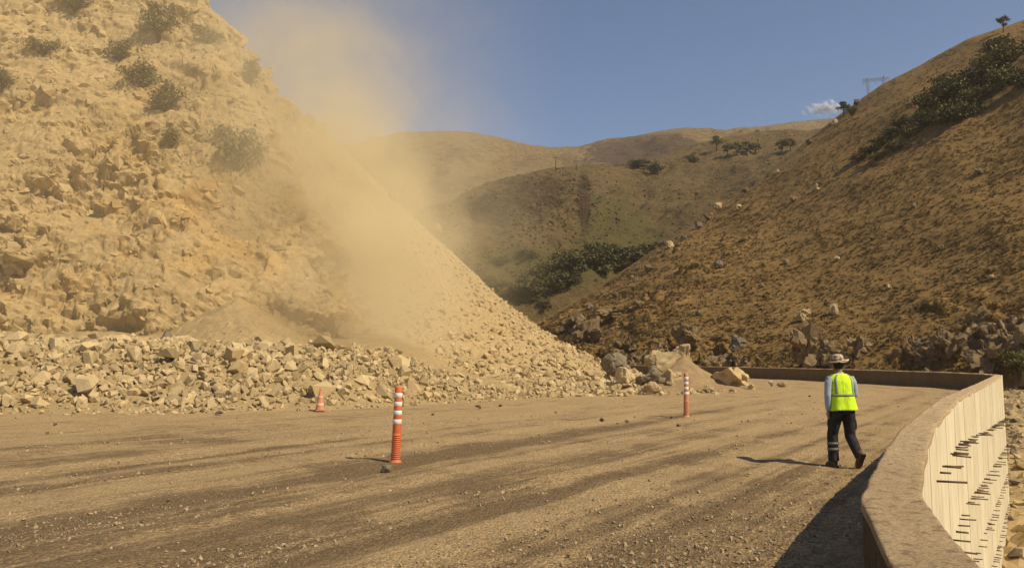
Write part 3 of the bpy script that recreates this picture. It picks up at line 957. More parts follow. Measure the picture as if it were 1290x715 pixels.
# rocks on the hillside (things): outcrops by the foot, single boulders higher up
def hill_rock(px, py, wpx, hpx, seed, label, mat=MAT_HILLROCK, name='outcrop', cat='rock outcrop', squash=(1, 0.9, 0.9), group=None):
    h, nrm = hit('hill', px, py)
    if h is None: return
    s = h.y / FPX
    V, F = hull_rock(seed, 18, squash, 4 if name == 'outcrop' else 3, 0.42 if name == 'outcrop' else 0.11)
    ext = V.max(0) - V.min(0)
    V = V * np.array([wpx * s / ext[0], 0.8 * wpx * s / ext[1], hpx * s * 1.2 / ext[2]])
    V[:, 2] -= V[:, 2].min() + 0.15 * hpx * s
    o = link(name, mesh_np(name, V, F, False), mat)
    o.location = h
    o.rotation_euler = (0, 0, random.uniform(-0.4, 0.4))
    tag(o, label, cat, group)
hill_rock(1016, 462, 42, 56, 420, 'tall dark rock outcrop rising behind the far wall, pale boulder on top')
hill_rock(1013, 404, 19, 15, 421, 'pale round boulder perched on the tall dark outcrop', MAT_RUBBLE, 'boulder', 'boulder', (1, 0.9, 0.75))
hill_rock(1050, 396, 14, 14, 422, 'whitish rock on the grass just right of the perched boulder', MAT_RUBBLE, 'boulder', 'boulder')
hill_rock(1048, 462, 40, 34, 423, 'broken low outcrop behind the worker in the hat')
hill_rock(1083, 448, 34, 26, 424, 'small ragged outcrop right of the tall dark one')
hill_rock(1196, 458, 48, 40, 425, 'sloping ragged outcrop behind the right end of the far wall')
hill_rock(1166, 462, 34, 24, 426, 'low weathered outcrop left of the sloping ragged one')
hill_rock(1246, 466, 62, 36, 427, 'broad bedded outcrop beside the dark hollow above the wall corner')
hill_rock(1304, 470, 52, 62, 435, 'high outcrop added to throw a dark hollow of shade above the wall corner')  # added rock at the frame edge, placed to cast shade to its left
hill_rock(928, 440, 22, 18, 428, 'dark boulder alone on the brown slope above the long pale slab', MAT_GREYROCK, 'boulder', 'boulder')
hill_rock(868, 440, 38, 32, 429, 'dark craggy outcrop above the soil pile')
hill_rock(833, 452, 26, 26, 430, 'dark pointed rock above the dark grey boulder', MAT_HILLROCK)
hill_rock(790, 442, 34, 20, 431, 'dark low crag above the round grey boulder', MAT_HILLROCK)
hill_rock(742, 432, 40, 34, 432, 'brown crag just above the toe of the debris fan', MAT_HILLROCK)
hill_rock(722, 418, 34, 28, 433, 'brown crag beside the falling edge of the debris fan', MAT_HILLROCK)
hill_rock(770, 404, 34, 16, 434, 'lichen grey ledge on the lower left of the slope', MAT_HILLROCK)
for k, (px, py, w) in enumerate([(805, 386, 14), (845, 310, 11), (838, 306, 8), (893, 275, 13), (905, 262, 12), (880, 285, 10), (1000, 252, 9), (1028, 238, 11), (905, 335, 13), (775, 372, 10),
                                 (930, 262, 9), (1233, 218, 12), (1185, 312, 8), (1120, 362, 8), (990, 330, 8), (960, 360, 7), (1055, 326, 8), (880, 395, 9), (1100, 300, 7), (1250, 350, 9), (1150, 260, 8),
                                 (818, 340, 12), (800, 352, 9), (862, 300, 9), (940, 240, 10), (978, 218, 9), (742, 388, 10), (1020, 180, 10), (1050, 155, 10), (1080, 130, 10)]):
    hill_rock(px, py + 2, w, w * 0.75, 440 + k, '%s %s boulder among the grass of the %s slope' % ('tiny' if w < 9 else 'small' if w < 11 else 'medium', ['brown weathered', 'pale', 'grey'][k % 3], 'upper' if py < 240 else 'middle' if py < 330 else 'lower'), [MAT_HILLROCK, MAT_RUBBLE, MAT_GREYROCK][k % 3], 'hill_boulder', 'boulder', (1, 0.9, 0.7), 'boulders scattered over the grass slope')

# ================================================================== MIDDLE AND FAR HILLS
def loft_hill(name, key, CR, TO, nu, nv, mat, label, disp, seed, back=(0.35, -0.25), paint=None, flat=False):
    crest = station_curve([tuple(at(*c)) for c in CR], nu)
    toe = station_curve([tuple(at(*c)) for c in TO], nu)
    nb = 24
    v = np.linspace(0, 1, nv)
    zf = v + 0.05 * np.sin(v * math.pi)
    P = np.zeros((nu, nv + nb, 3))
    P[:, :nv, :2] = toe[:, None, :2] * (1 - v)[None, :, None] + crest[:, None, :2] * v[None, :, None]
    P[:, :nv, 2] = toe[:, None, 2] * (1 - zf)[None, :] + crest[:, None, 2] * zf[None, :]
    w = np.linspace(0, 1, nb + 1)[1:]
    dirs = crest[:, :2] / np.linalg.norm(crest[:, :2], axis=1, keepdims=True)
    L = np.linalg.norm(crest[:, :2], axis=1) * back[0]
    P[:, nv:, :2] = crest[:, None, :2] + dirs[:, None, :] * (w[None, :, None] * L[:, None, None])
    P[:, nv:, 2] = crest[:, None, 2] + back[1] * L[:, None] * (w[None, :] ** 1.3)
    n = normals_np(P); n = np.where(n[..., 2:3] < 0, -n, n)
    p = P.reshape(-1, 3); nn = n.reshape(-1, 3)
    VV = np.repeat(np.concatenate([v, np.full(nb, 1.0)])[None], nu, 0).ravel()
    dis = 0
    for a, fr, o in disp:
        dis = dis + a * fbm(p * fr, o, seed + int(fr * 1e4))
    dis = dis * (0.35 + 0.65 * sstep(1.0, 0.8, VV))
    p = p + nn * dis[:, None]
    px = 645 + FPX * (p[:, 0]) / p[:, 1]
    py = 450 - FPX * (p[:, 2] - CAM_H) / p[:, 1]
    at_ = paint(p, px, py) if paint else {'green': np.zeros(len(p)), 'rocky': np.zeros(len(p))}
    F = grid_faces(nu, nv + nb)
    me = mesh_np(name, p, F, True, at_)
    tag(link(name, me, mat), label, kind='structure')
    make_bvh(key, p, F)
def blob(px, py, cx, cyy, rx, ry):
    return np.exp(-(((px - cx) / rx) ** 2 + ((py - cyy) / ry) ** 2))
def paint_mid(p, px, py):   # green grass, bare dark scrub, and painted shade of the ledges and gully line
    g = 0.45 * blob(px, py, 770, 262, 55, 50) + 0.45 * blob(px, py, 800, 300, 60, 30) + 0.35 * blob(px, py, 640, 330, 60, 30) + 0.5 * blob(px, py, 720, 340, 90, 40)
    r = 0.42 * blob(px, py, 670, 232, 90, 30) + 0.6 * blob(px, py, 612, 268, 30, 20) + 0.6 * blob(px, py, 738, 260, 7, 50) + 0.35 * blob(px, py, 680, 275, 60, 40)
    return {'green': np.clip(g, 0, 1), 'rocky': np.clip(r, 0, 1)}
MC = [(360, 350, 275), (430, 335, 282), (500, 300, 290), (540, 268, 305), (570, 250, 320), (605, 234, 335), (650, 221, 345), (700, 212, 355), (760, 207, 365), (800, 205, 380), (840, 194, 400), (880, 180, 430), (920, 172, 450),
      (970, 167, 470), (1040, 162, 480), (1110, 160, 480)]
MT = [(330, 440, 195), (400, 430, 192), (470, 420, 190), (530, 420, 188), (570, 420, 186), (620, 425, 184), (670, 430, 184), (720, 428, 192), (770, 400, 212), (810, 352, 238), (850, 322, 245), (890, 295, 255), (930, 270, 262),
      (980, 240, 270), (1040, 210, 280), (1110, 180, 290)]
loft_hill('middle_hill', 'mid', MC, MT, 300, 240, MAT_MID, 'rounded brown hill with green gully across the side valley',
          [(9.0, 0.012, 3), (6.5, 0.035, 4), (1.8, 0.15, 3)], 500, paint=paint_mid)
def paint_far(p, px, py):
    g = 0.25 * blob(px, py, 1000, 170, 40, 14)
    r = 0.8 * blob(px, py, 800, 188, 75, 24) + 0.45 * blob(px, py, 575, 190, 70, 22) + 0.5 * blob(px, py, 850, 178, 40, 16) - 0.5 * blob(px, py, 960, 175, 50, 18)
    return {'green': np.clip(g, 0, 1), 'rocky': np.clip(r, 0, 1)}
FC = [(250, 215, 760), (340, 200, 770), (420, 188, 780), (460, 178, 780), (510, 165, 780), (570, 161, 790), (610, 168, 800), (650, 179, 820), (700, 185, 850), (730, 182, 860), (770, 173, 850), (830, 163, 830),
      (880, 156, 820), (930, 159, 820), (980, 159, 820), (1040, 155, 830), (1120, 150, 840), (1220, 150, 850)]
FT = [(p[0] * 0.9 + 60, 330 - 0.03 * (p[0] - 400), 430) for p in FC]
loft_hill('far_hill', 'far', FC, FT, 300, 170, MAT_FAR, 'distant bare golden hills closing the valley',
          [(22.0, 0.006, 3), (11.0, 0.018, 4), (3.5, 0.07, 3)], 600, paint=paint_far)

# tussocks on the middle hill and grass tufts on the near slope (nobody could count them)
def build_tufts():
    rs = np.random.default_rng(31)
    # grass: fans of blades
    n = 60000
    u = rs.uniform(650, 1330, n); t = rs.random(n)
    crest_y = np.interp(u, [c[0] for c in HC], [c[1] for c in HC])
    py = crest_y + 2 + (470 - crest_y) * t
    P, Nn = [], []
    for a, b in zip(u, py):
        h, nm = hit('hill', a, b)
        if h is not None and h.y < 260: P.append(h[:]); Nn.append(nm[:])
    P = np.array(P)
    m = vnoise(P * np.array([0.35, 0.35, 0.8]), 170)
    keep = rs.random(len(P)) < 0.45 + 0.6 * (m > -0.1)
    P = P[keep]; Nn = np.array(Nn)[keep]
    k = 7
    sz = rs.uniform(0.18, 0.42, len(P)) * (1 + 0.5 * (rs.random(len(P)) < 0.1)) * (0.62 + P[:, 1] / 420)
    ang = rs.uniform(0, 6.283, (len(P), k)); lean = rs.uniform(0.85, 1.4, (len(P), k))
    base = P[:, None, :] + np.stack([np.cos(ang), np.sin(ang), np.zeros_like(ang)], -1) * 0.10 * sz[:, None, None]
    tip = base + np.stack([np.cos(ang) * np.sin(lean), np.sin(ang) * np.sin(lean), np.cos(lean)], -1) * (sz[:, None, None] * rs.uniform(0.6, 1.1, (len(P), k, 1)))
    side = np.stack([-np.sin(ang), np.cos(ang), np.zeros_like(ang)], -1) * 0.22 * sz[:, None, None]
    V = np.stack([base - side - [0, 0, 0.1], base + side - [0, 0, 0.1], tip], 2).reshape(-1, 3)
    F = np.arange(len(V)).reshape(-1, 3)
    tint = np.clip(0.45 + 0.35 * fbm(P * 0.15, 3, 171) + rs.uniform(-0.35, 0.35, len(P)), 0, 1)
    me = mesh_np('dry_grass', V, F, False, {'tint': np.repeat(tint, k * 3)})
    nv_ = np.repeat(Nn, k * 3, 0) + 0.35 * rs.normal(size=(len(V), 3)); nv_ /= np.linalg.norm(nv_, axis=1, keepdims=True)
    me.polygons.foreach_set('use_smooth', np.full(len(me.polygons), True))
    me.normals_split_custom_set_from_vertices([tuple(q) for q in nv_])
    tag(link('dry_grass', me, MAT_STRAW), 'dry brown grass tufts covering the near hillside', kind='stuff')
    # tussocks
    P, S = [], []
    for _ in range(9000):
        a = rs.uniform(545, 1010); b = rs.uniform(170, 360)
        w = 1.0 * math.exp(-(((a - 690) / 55) ** 2 + ((b - 258) / 42) ** 2)) + 0.10
        if rs.random() > w: continue
        h, nm = hit('mid', a, b)
        if h is not None: P.append((h.x, h.y, h.z + 0.1)); S.append(rs.uniform(0.6, 1.5))
    scatter('tussock', P, S, MAT_TUSSOCK, 'dark tussocks dotting the middle hill', 33)
build_tufts()

# ================================================================== VEGETATION
def leaf_cloud(n, lobes, size, rs):
    wts = np.array([l[1][0] * l[1][1] * l[1][2] for l in lobes]) ** (2 / 3)
    pick = rs.choice(len(lobes), n, p=wts / wts.sum())
    c = np.array([l[0] for l in lobes])[pick]; r = np.array([l[1] for l in lobes])[pick]
    d = rs.normal(size=(n, 3)); d /= np.linalg.norm(d, axis=1, keepdims=True)
    rad = rs.random(n) ** 0.40
    p = c + d * r * rad[:, None] * (1 + 0.25 * rs.normal(size=(n, 1)) * (rad > 0.8)[:, None])
    a = rs.normal(size=(n, 3)); a /= np.linalg.norm(a, axis=1, keepdims=True)
    b = np.cross(a, rs.normal(size=(n, 3))); b /= np.linalg.norm(b, axis=1, keepdims=True)
    s = size * rs.uniform(0.6, 1.3, (n, 1))
    V = np.stack([p - a * s, p + b * s * 0.55, p + a * s, p - b * s * 0.55], 1).reshape(-1, 3)
    return V, np.arange(4 * n).reshape(-1, 4), np.repeat(rs.random(n), 4)
def tube(bm, pts, rad, seg=6):
    rings = []
    pts = [Vector(p) for p in pts]
    for i, p in enumerate(pts):
        t = (pts[min(i + 1, len(pts) - 1)] - pts[max(i - 1, 0)]).normalized()
        a = t.orthogonal().normalized(); b = t.cross(a)
        rings.append([bm.verts.new(p + (a * math.cos(6.2832 * k / seg) + b * math.sin(6.2832 * k / seg)) * rad[i]) for k in range(seg)])
    for r0, r1 in zip(rings, rings[1:]):
        for k in range(seg):
            bm.faces.new((r0[k], r0[(k + 1) % seg], r1[(k + 1) % seg], r1[k]))
    bm.faces.new(rings[0][::-1]); bm.faces.new(rings[-1])
def bm_mesh(name, bm, smooth=True):
    bmesh.ops.recalc_face_normals(bm, faces=bm.faces[:])
    me = bpy.data.meshes.new(name); bm.to_mesh(me); bm.free()
    me.polygons.foreach_set('use_smooth', np.full(len(me.polygons), smooth))
    return me
def plant_proto(seed, kind, nleaf, leaf, mat):
    """unit-height plant: (trunk mesh, crown mesh)"""
    rs = np.random.default_rng(seed)
    bm = bmesh.new(); lobes = []
    if kind == 'tree':
        tube(bm, [(0, 0, -0.05), (0.02, 0, 0.15), (0.0, 0.02, 0.34), (0.02, 0, 0.6)], [0.05, 0.038, 0.03, 0.012])
        for k in range(6):
            a = k * 1.05 + rs.uniform(0, 0.8); e = rs.uniform(0.5, 0.85); L = rs.uniform(0.22, 0.36)
            tip = (math.cos(a) * L, math.sin(a) * L, e)
            tube(bm, [(0.01, 0.01, 0.3), (tip[0] * 0.5, tip[1] * 0.5, 0.3 + (e - 0.3) * 0.6), tip], [0.02, 0.014, 0.006], 5)
            lobes.append((tip, (rs.uniform(0.13, 0.2), rs.uniform(0.13, 0.2), rs.uniform(0.10, 0.16))))
        lobes.append(((0.02, 0, 0.84), (0.2, 0.2, 0.15)))
    else:
        for k in range(7):
            a = k * 0.9 + rs.uniform(0, 0.8); L = rs.uniform(0.1, 0.42); e = rs.uniform(0.35, 0.8) * (1 - 0.5 * L)
            tip = (math.cos(a) * L, math.sin(a) * L, e)
            tube(bm, [(0, 0, -0.08), (tip[0] * 0.4, tip[1] * 0.4, e * 0.5), tip], [0.025, 0.016, 0.006], 5)
            lobes.append((tip, (rs.uniform(0.14, 0.27), rs.uniform(0.14, 0.27), rs.uniform(0.12, 0.24))))
        lobes.append(((0, 0, 0.35), (0.35, 0.35, 0.25)))
    t = bm_mesh('trunk', bm); t.materials.append(MAT_BARK)
    V, F, T = leaf_cloud(nleaf, lobes, leaf, rs)
    c = mesh_np('crown', V, F, False, {'tint': T}); c.materials.append(mat)
    return t, c
P_TREE = [plant_proto(700 + i, 'tree', 700, 0.050, MAT_LEAF) for i in range(4)]
P_BUSH = [plant_proto(720 + i, 'bush', 900, 0.050, MAT_LEAF) for i in range(4)]
P_PALE = [plant_proto(740 + i, 'bush', 800, 0.050, MAT_LEAF_PALE) for i in range(3)]
P_CLIFF = [plant_proto(760 + i, 'bush', 1300, 0.040, MAT_LEAF_DUSTY) for i in range(4)]
def plant(name, key, px, py, hpx, wpx, protos, i, label, cat, group=None, sink=0.0):
    h, nm = hit(key, px, py)
    if h is None: return None
    s = h.y / FPX
    r = empty(name, (h.x, h.y, h.z - sink * hpx * s), random.uniform(0, 6.28))
    t, c = protos[i % len(protos)]
    for nme, me in (('trunk', t), ('crown', c)):
        o = link(nme, me, None, r)
        o.scale = (wpx * s / 0.95, wpx * s / 0.95, hpx * s)
    tag(r, label, cat, group)
    return r
# shrubs clinging to the cliff (pixel of the foot, height, width)
for i, (px, py, h, w, lb) in enumerate([
        (200, 40, 48, 46, 'dusty shrub at the top edge of the cliff'), (262, 52, 26, 28, 'small dusty shrub on the cliff rib below the top'),
        (54, 66, 30, 34, 'round dusty shrub high on the cliff face'), (150, 72, 34, 30, 'dusty shrub above the long diagonal of shrubs'),
        (180, 106, 38, 40, 'dusty shrub in the middle of the diagonal row'), (208, 136, 42, 36, 'lowest shrub of the diagonal row on the cliff'),
        (216, 182, 34, 24, 'faint grey shrub in the dusty gully of the cliff'), (297, 208, 74, 52, 'largest bushy shrub on the cliff rib beside the dust'),
        (316, 104, 38, 24, 'lone shrub half lost in the dust beyond the rib'), (95, 8, 22, 40, 'shrub at the very top of the cliff'),
        (2, 106, 30, 26, 'shrub at the left edge of the dusty cliff')]):
    plant('cliff_shrub', 'cliff', px, py + 4, h * 1.2, w * 1.3, P_CLIFF, i, lb, 'shrub', 'shrubs on the cliff', 0.1)
# trees on the middle and far hills
for i, (px, py, h, w, lb) in enumerate([
        (903, 189, 19, 15, 'lone tree standing on the golden saddle'), (916, 195, 14, 12, 'leftmost tree of the row on the saddle'),
        (929, 195, 16, 15, 'second tree of the row on the saddle'), (941, 195, 17, 16, 'third tree of the row on the saddle'),
        (952, 194, 15, 15, 'last tree of the row on the saddle'), (985, 193, 17, 14, 'left one of the pair of trees by the brown slope'),
        (996, 189, 15, 14, 'right one of the pair of trees by the brown slope'),
        (872, 204, 13, 15, 'small bush below the lone tree'), (824, 218, 15, 22, 'spreading bush on the lip of the middle hill'), (803, 210, 10, 24, 'low dark bush on the skyline of the middle hill')]):
    plant('tree' if i < 7 else 'bush', 'mid', px, py + 1, h * 1.15, w * 1.25, P_TREE if i < 7 else P_BUSH, i, lb, 'tree' if i < 7 else 'bush', None, 0.03)
plant('tree', 'far', 953, 171, 8, 8, P_TREE, 1, 'tiny tree on the farthest golden ridge', 'tree')
plant('tree', 'far', 1008, 172, 8, 8, P_TREE, 2, 'tiny tree on the far ridge beside the brown slope', 'tree')
# trees on the near ridge
plant('tree', 'hill', 1063, 146, 20, 20, P_TREE, 0, 'dark tree on the ridge in front of the cloud', 'tree')
plant('bush', 'hill', 1074, 146, 14, 16, P_BUSH, 1, 'dark bush right of the ridge tree by the cloud', 'bush')
plant('tree', 'hill', 1264, 41, 22, 18, P_TREE, 3, 'lone tree on top of the high ridge', 'tree')
plant('bush', 'hill', 1283, 470, 50, 44, P_BUSH, 2, 'dark bush added in place of the shaded hollow above the wall corner', 'bush', None, 0.1)  # added bush, stands in for a dark shaded hollow by the outcrop
# scrub thicket on the upper hillside
rs_ = np.random.default_rng(41)
TH = [(1275, 78, 44, 46), (1255, 70, 34, 40), (1290, 110, 40, 44), (1248, 92, 40, 46), (1262, 112, 42, 44), (1234, 110, 44, 44), (1215, 108, 30, 36), (1225, 134, 44, 44), (1203, 128, 44, 46),
      (1188, 112, 30, 34), (1180, 134, 40, 40), (1212, 152, 40, 44), (1190, 156, 42, 44), (1168, 146, 38, 36), (1162, 160, 34, 32), (1236, 88, 26, 30)]
for i, (px, py, h, w) in enumerate(TH):
    plant('thicket_shrub', 'hill', px, py, h, w, P_BUSH if i % 3 else P_PALE, i, 'dark green %s shrub at the %s of the dense thicket on the slope' % ('large' if h > 41 else 'medium' if h > 35 else 'small', 'upper end' if py < 95 else 'middle' if py < 130 else 'lower end'), 'shrub', 'shrubs of the dense thicket', 0.12)
for i, (px, py, h, w) in enumerate([(1136, 160, 20, 28), (1124, 172, 22, 30), (1145, 174, 24, 32), (1110, 184, 22, 30), (1128, 190, 20, 28), (1096, 194, 16, 28), (1084, 202, 14, 26), (1106, 200, 16, 26)]):
    plant('pale_shrub', 'hill', px, py, h, w, P_PALE, i, 'olive shrub trailing down the slope below the dense thicket', 'shrub', 'olive shrubs below the thicket', 0.12)
# scrub in the gully of the middle hill
for i in range(56):
    t = i / 55
    px = 655 + 175 * t + rs_.uniform(-8, 8)
    py = 378 - 62 * t - 34 * rs_.random() * math.sin(math.pi * min(1, t + 0.15)) + 4
    plant('gully_shrub', 'mid', px, py, rs_.uniform(16, 30), rs_.uniform(26, 46), P_BUSH if i % 3 else P_PALE, i, 'dark green shrub at the %s of the scrub belt in the gully' % ('low end' if t < 0.3 else 'middle' if t < 0.7 else 'high end'), 'shrub', 'shrubs of the gully scrub belt', 0.15)
for i, (px, py, h, w, lb) in enumerate([(631, 334, 16, 26, 'round bush on the grass above the gully scrub'), (671, 326, 19, 18, 'upright bush just above the gully scrub'),
                                        (704, 326, 18, 18, 'rounded bush rising from the top of the gully scrub'), (660, 322, 12, 14, 'small bush between the two bushes above the gully')]):
    plant('bush', 'mid', px, py, h, w, P_BUSH, i + 1, lb, 'bush', None, 0.05)
for i in range(14):
    t = i / 13
    px = 600 + 90 * t + rs_.uniform(-6, 6); py = 352 + 30 * t + rs_.uniform(-6, 8)
    plant('gully_shrub', 'mid', px, py, rs_.uniform(8, 13), rs_.uniform(14, 24), P_PALE, i, 'low olive shrub at the lower end of the gully', 'shrub', 'low olive shrubs of the gully', 0.15)

# ================================================================== RETAINING WALL
def quad_box(V, F, a, b, c, d, e, f, g, h):
    k = len(V); V += [a, b, c, d, e, f, g, h]
    F += [(k, k + 3, k + 2, k + 1), (k + 4, k + 5, k + 6, k + 7), (k, k + 1, k + 5, k + 4), (k + 1, k + 2, k + 6, k + 5), (k + 2, k + 3, k + 7, k + 6), (k + 3, k, k + 4, k + 7)]
def mat_concrete(name, base, streak, pits):
    m, nt, b = M_(name)
    p = geo_pos(nt)
    n1 = noise(nt, p, 1.3, 7, 0.65)
    n2 = noise(nt, mapping(nt, p, (5, 5, 0.25)), 1.0, 6, 0.65)
    c = ramp(nt, n1, [(0.3, tuple(x * 0.86 for x in base)), (0.7, tuple(min(1, x * 1.1) for x in base))])
    c = mix(nt, ramp(nt, n2, [(0.46, (0, 0, 0)), (0.66, (streak,) * 3)]), c, tuple(x * 0.62 for x in base))
    oi = nt.nodes.new('ShaderNodeObjectInfo').outputs['Random']
    c = mix(nt, 1.0, c, ramp(nt, oi, [(0, (0.93, 0.92, 0.90)), (1, (1.05, 1.05, 1.04))]), 'MULTIPLY')
    if pits:
        c = mix(nt, 0.7, c, mix(nt, 1.0, c, ramp(nt, noise(nt, p, 55, 6, 0.7), [(0.36, (0.55, 0.53, 0.5)), (0.64, (1.35, 1.35, 1.33))]), 'MULTIPLY'))
        n3 = noise(nt, p, 9, 8, 0.78)
        c = mix(nt, ramp(nt, n3, [(0.53, (0, 0, 0)), (0.60, (0.8,) * 3)]), c, tuple(x * 0.45 for x in base))
        bump(nt, b, noise(nt, p, 14, 10, 0.8), 1.0, 0.05)
    else:
        bump(nt, b, n1, 0.25, 0.02)
    nt.links.new(c, b.inputs['Base Color'])
    return m
def build_wall():
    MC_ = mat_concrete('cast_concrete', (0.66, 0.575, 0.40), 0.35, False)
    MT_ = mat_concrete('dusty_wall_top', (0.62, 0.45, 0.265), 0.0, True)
    MIN_ = mat_concrete('inner_face_painted_shade', (0.20, 0.145, 0.085), 0.3, True)  # concrete colour darkened to paint in the shade on the road side
    MBAR = plain('rusty_tie_bar', (0.10, 0.06, 0.032), 0.8, 0.3, 0.3, 20)
    root = empty('retaining_wall', (float(WALL[130, 0]), float(WALL[130, 1]), 0))
    inv = Matrix.Translation(-root.location)
    tag(root, 'long concrete retaining wall and parapet curving along the road edge', 'wall')
    fine = [i for i in range(len(WALL)) if WS[i] < 42 or i % 4 == 0]
    # inner face and body
    V, F = [], []
    nz = 7
    for i in fine:
        x, y = WALL[i]
        top = W_TOP - 0.035
        for k in range(nz):
            z = -0.4 + (top + 0.4) * k / (nz - 1)
            V.append((x + 0.006 * math.sin(i * 1.7 + k), y, z))
        for k in range(2):
            z = top if k == 0 else W_BASE
            V.append((x + WO[i, 0] * (W_TH - 0.008), y + WO[i, 1] * (W_TH - 0.008), z))
    m = nz + 2
    for j in range(len(fine) - 1):
        for k in range(m - 1):
            F.append((j * m + k, (j + 1) * m + k, (j + 1) * m + k + 1, j * m + k + 1))
    me = mesh_np('wall_body', np.array(V), [f[::-1] for f in F], False); me.transform(inv)
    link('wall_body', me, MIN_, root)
    # rough top with spilled concrete and dirt: many columns across, jittered edges
    nc = 19
    P = []
    for i in fine:
        x, y = WALL[i]
        e0 = -0.006 + 0.008 * math.sin(WS[i] * 5.1) * math.sin(WS[i] * 1.3); e1 = W_TH + 0.012 + 0.010 * math.sin(WS[i] * 3.7 + 1) * math.sin(WS[i] * 0.9)
        row = []
        for c in range(nc):
            t = c / (nc - 1)
            a = e0 + (e1 - e0) * t
            row.append((x + WO[i, 0] * a, y + WO[i, 1] * a, W_TOP))
        P.append(row)
    P = np.array(P)
    p = P.reshape(-1, 3)
    h = 0.012 * fbm(p * 1.2, 3, 180) + 0.010 * np.maximum(0, fbm(p * 6.0, 4, 181)) - 0.020 * sstep(0.30, 0.6, fbm(p * 8.0, 3, 182)) + 0.010 * fbm(p * 15.0, 3, 186)
    edge = np.tile(np.r_[1, np.zeros(nc - 2), 1], len(fine))
    h = h - edge * (0.004 + 0.02 * np.maximum(0, fbm(p * 3.0, 3, 184)))
    p = p.copy(); p[:, 2] += h
    Ptop = p.reshape(len(fine), nc, 3)
    lo0 = Ptop[:, :1].copy(); lo0[..., 2] = W_TOP - 0.04 - 0.012 * np.abs(np.sin(np.arange(len(fine)) * 0.21))[:, None]
    lo1 = Ptop[:, -1:].copy(); lo1[..., 2] = W_TOP - 0.035 - 0.02 * np.abs(np.sin(np.arange(len(fine)) * 0.13 + 1))[:, None]
    Pall = np.concatenate([lo0, Ptop, lo1], 1)
    me = mesh_np('coping', Pall.reshape(-1, 3), grid_faces(len(fine), nc + 2)[:, ::-1].copy(), False); me.transform(inv)
    cc = np.arange(len(me.polygons)) % (nc + 1)
    me.polygons.foreach_set('use_smooth', (cc > 0) & (cc < nc)); link('coping', me, MT_, root)
    # formwork panels of the outer face
    s = 4.5
    rs = np.random.default_rng(51)
    while s < 64:
        w = rs.uniform(0.9, 1.25)
        i0 = int(np.searchsorted(WS, s)); i1 = int(np.searchsorted(WS, s + w))
        pr = W_TH + rs.uniform(0.0, 0.008)
        z1, z0 = W_TOP - 0.03 + rs.uniform(-0.008, 0.006), W_BASE
        A = WALL[i0] + WO[i0] * pr + WT[i0] * 0.002; B = WALL[i1] + WO[i1] * pr - WT[i1] * 0.002
        A2 = A - WO[i0] * 0.05; B2 = B - WO[i1] * 0.05
        V, F = [], []
        quad_box(V, F, (*A2, z0), (*B2, z0), (*B, z0), (*A, z0), (*A2, z1), (*B2, z1), (*B, z1), (*A, z1))
        me = mesh_np('panel', np.array(V), F); me.transform(inv)
        link('panel', me, MC_, root)
        s += w
    # tie bars left sticking out in four lifts
    bm = bmesh.new(); tube(bm, [(0, -0.06, 0), (0, 1, 0)], [0.013, 0.013], 6)
    bar = bm_mesh('tie_bar', bm); bar.materials.append(MBAR)
    bm = bmesh.new(); tube(bm, [(0, -0.06, 0), (0, 0.5, 0.0), (0.02, 1.0, 0.01)], [0.012, 0.012, 0.012], 6)
    bar2 = bm_mesh('tie_bar', bm); bar2.materials.append(MBAR)
    for row in range(4):
        s = float(np.interp(9.5 + row * 1.5, WALL[:450, 1], WS[:450]))
        while True:
            i = int(np.searchsorted(WS, s))
            x, y = WALL[i]
            if y > 39: break
            z = 0.28 - (y - 11.0) * 0.052 - 1.22 * row
            if rs.random() < 0.85:
                o = bpy.data.objects.new('tie_bar', bar if rs.random() < 0.75 else bar2); COL.objects.link(o)
                o.parent = root
                a = math.atan2(WO[i, 1], WO[i, 0]) - math.pi / 2
                loc = Vector((x + WO[i, 0] * W_TH, y + WO[i, 1] * W_TH, z + rs.normal() * 0.03)) - root.location
                o.location = loc
                L = rs.uniform(0.12, 0.34) * (1.0 if row < 2 else 0.6)
                o.scale = (1, L, 1)
                o.rotation_euler = (rs.normal() * 0.025, 0, a + rs.normal() * 0.08)
            s += rs.choice([0.12, 0.35, 0.6, 0.9], p=[0.15, 0.2, 0.4, 0.25])
build_wall()

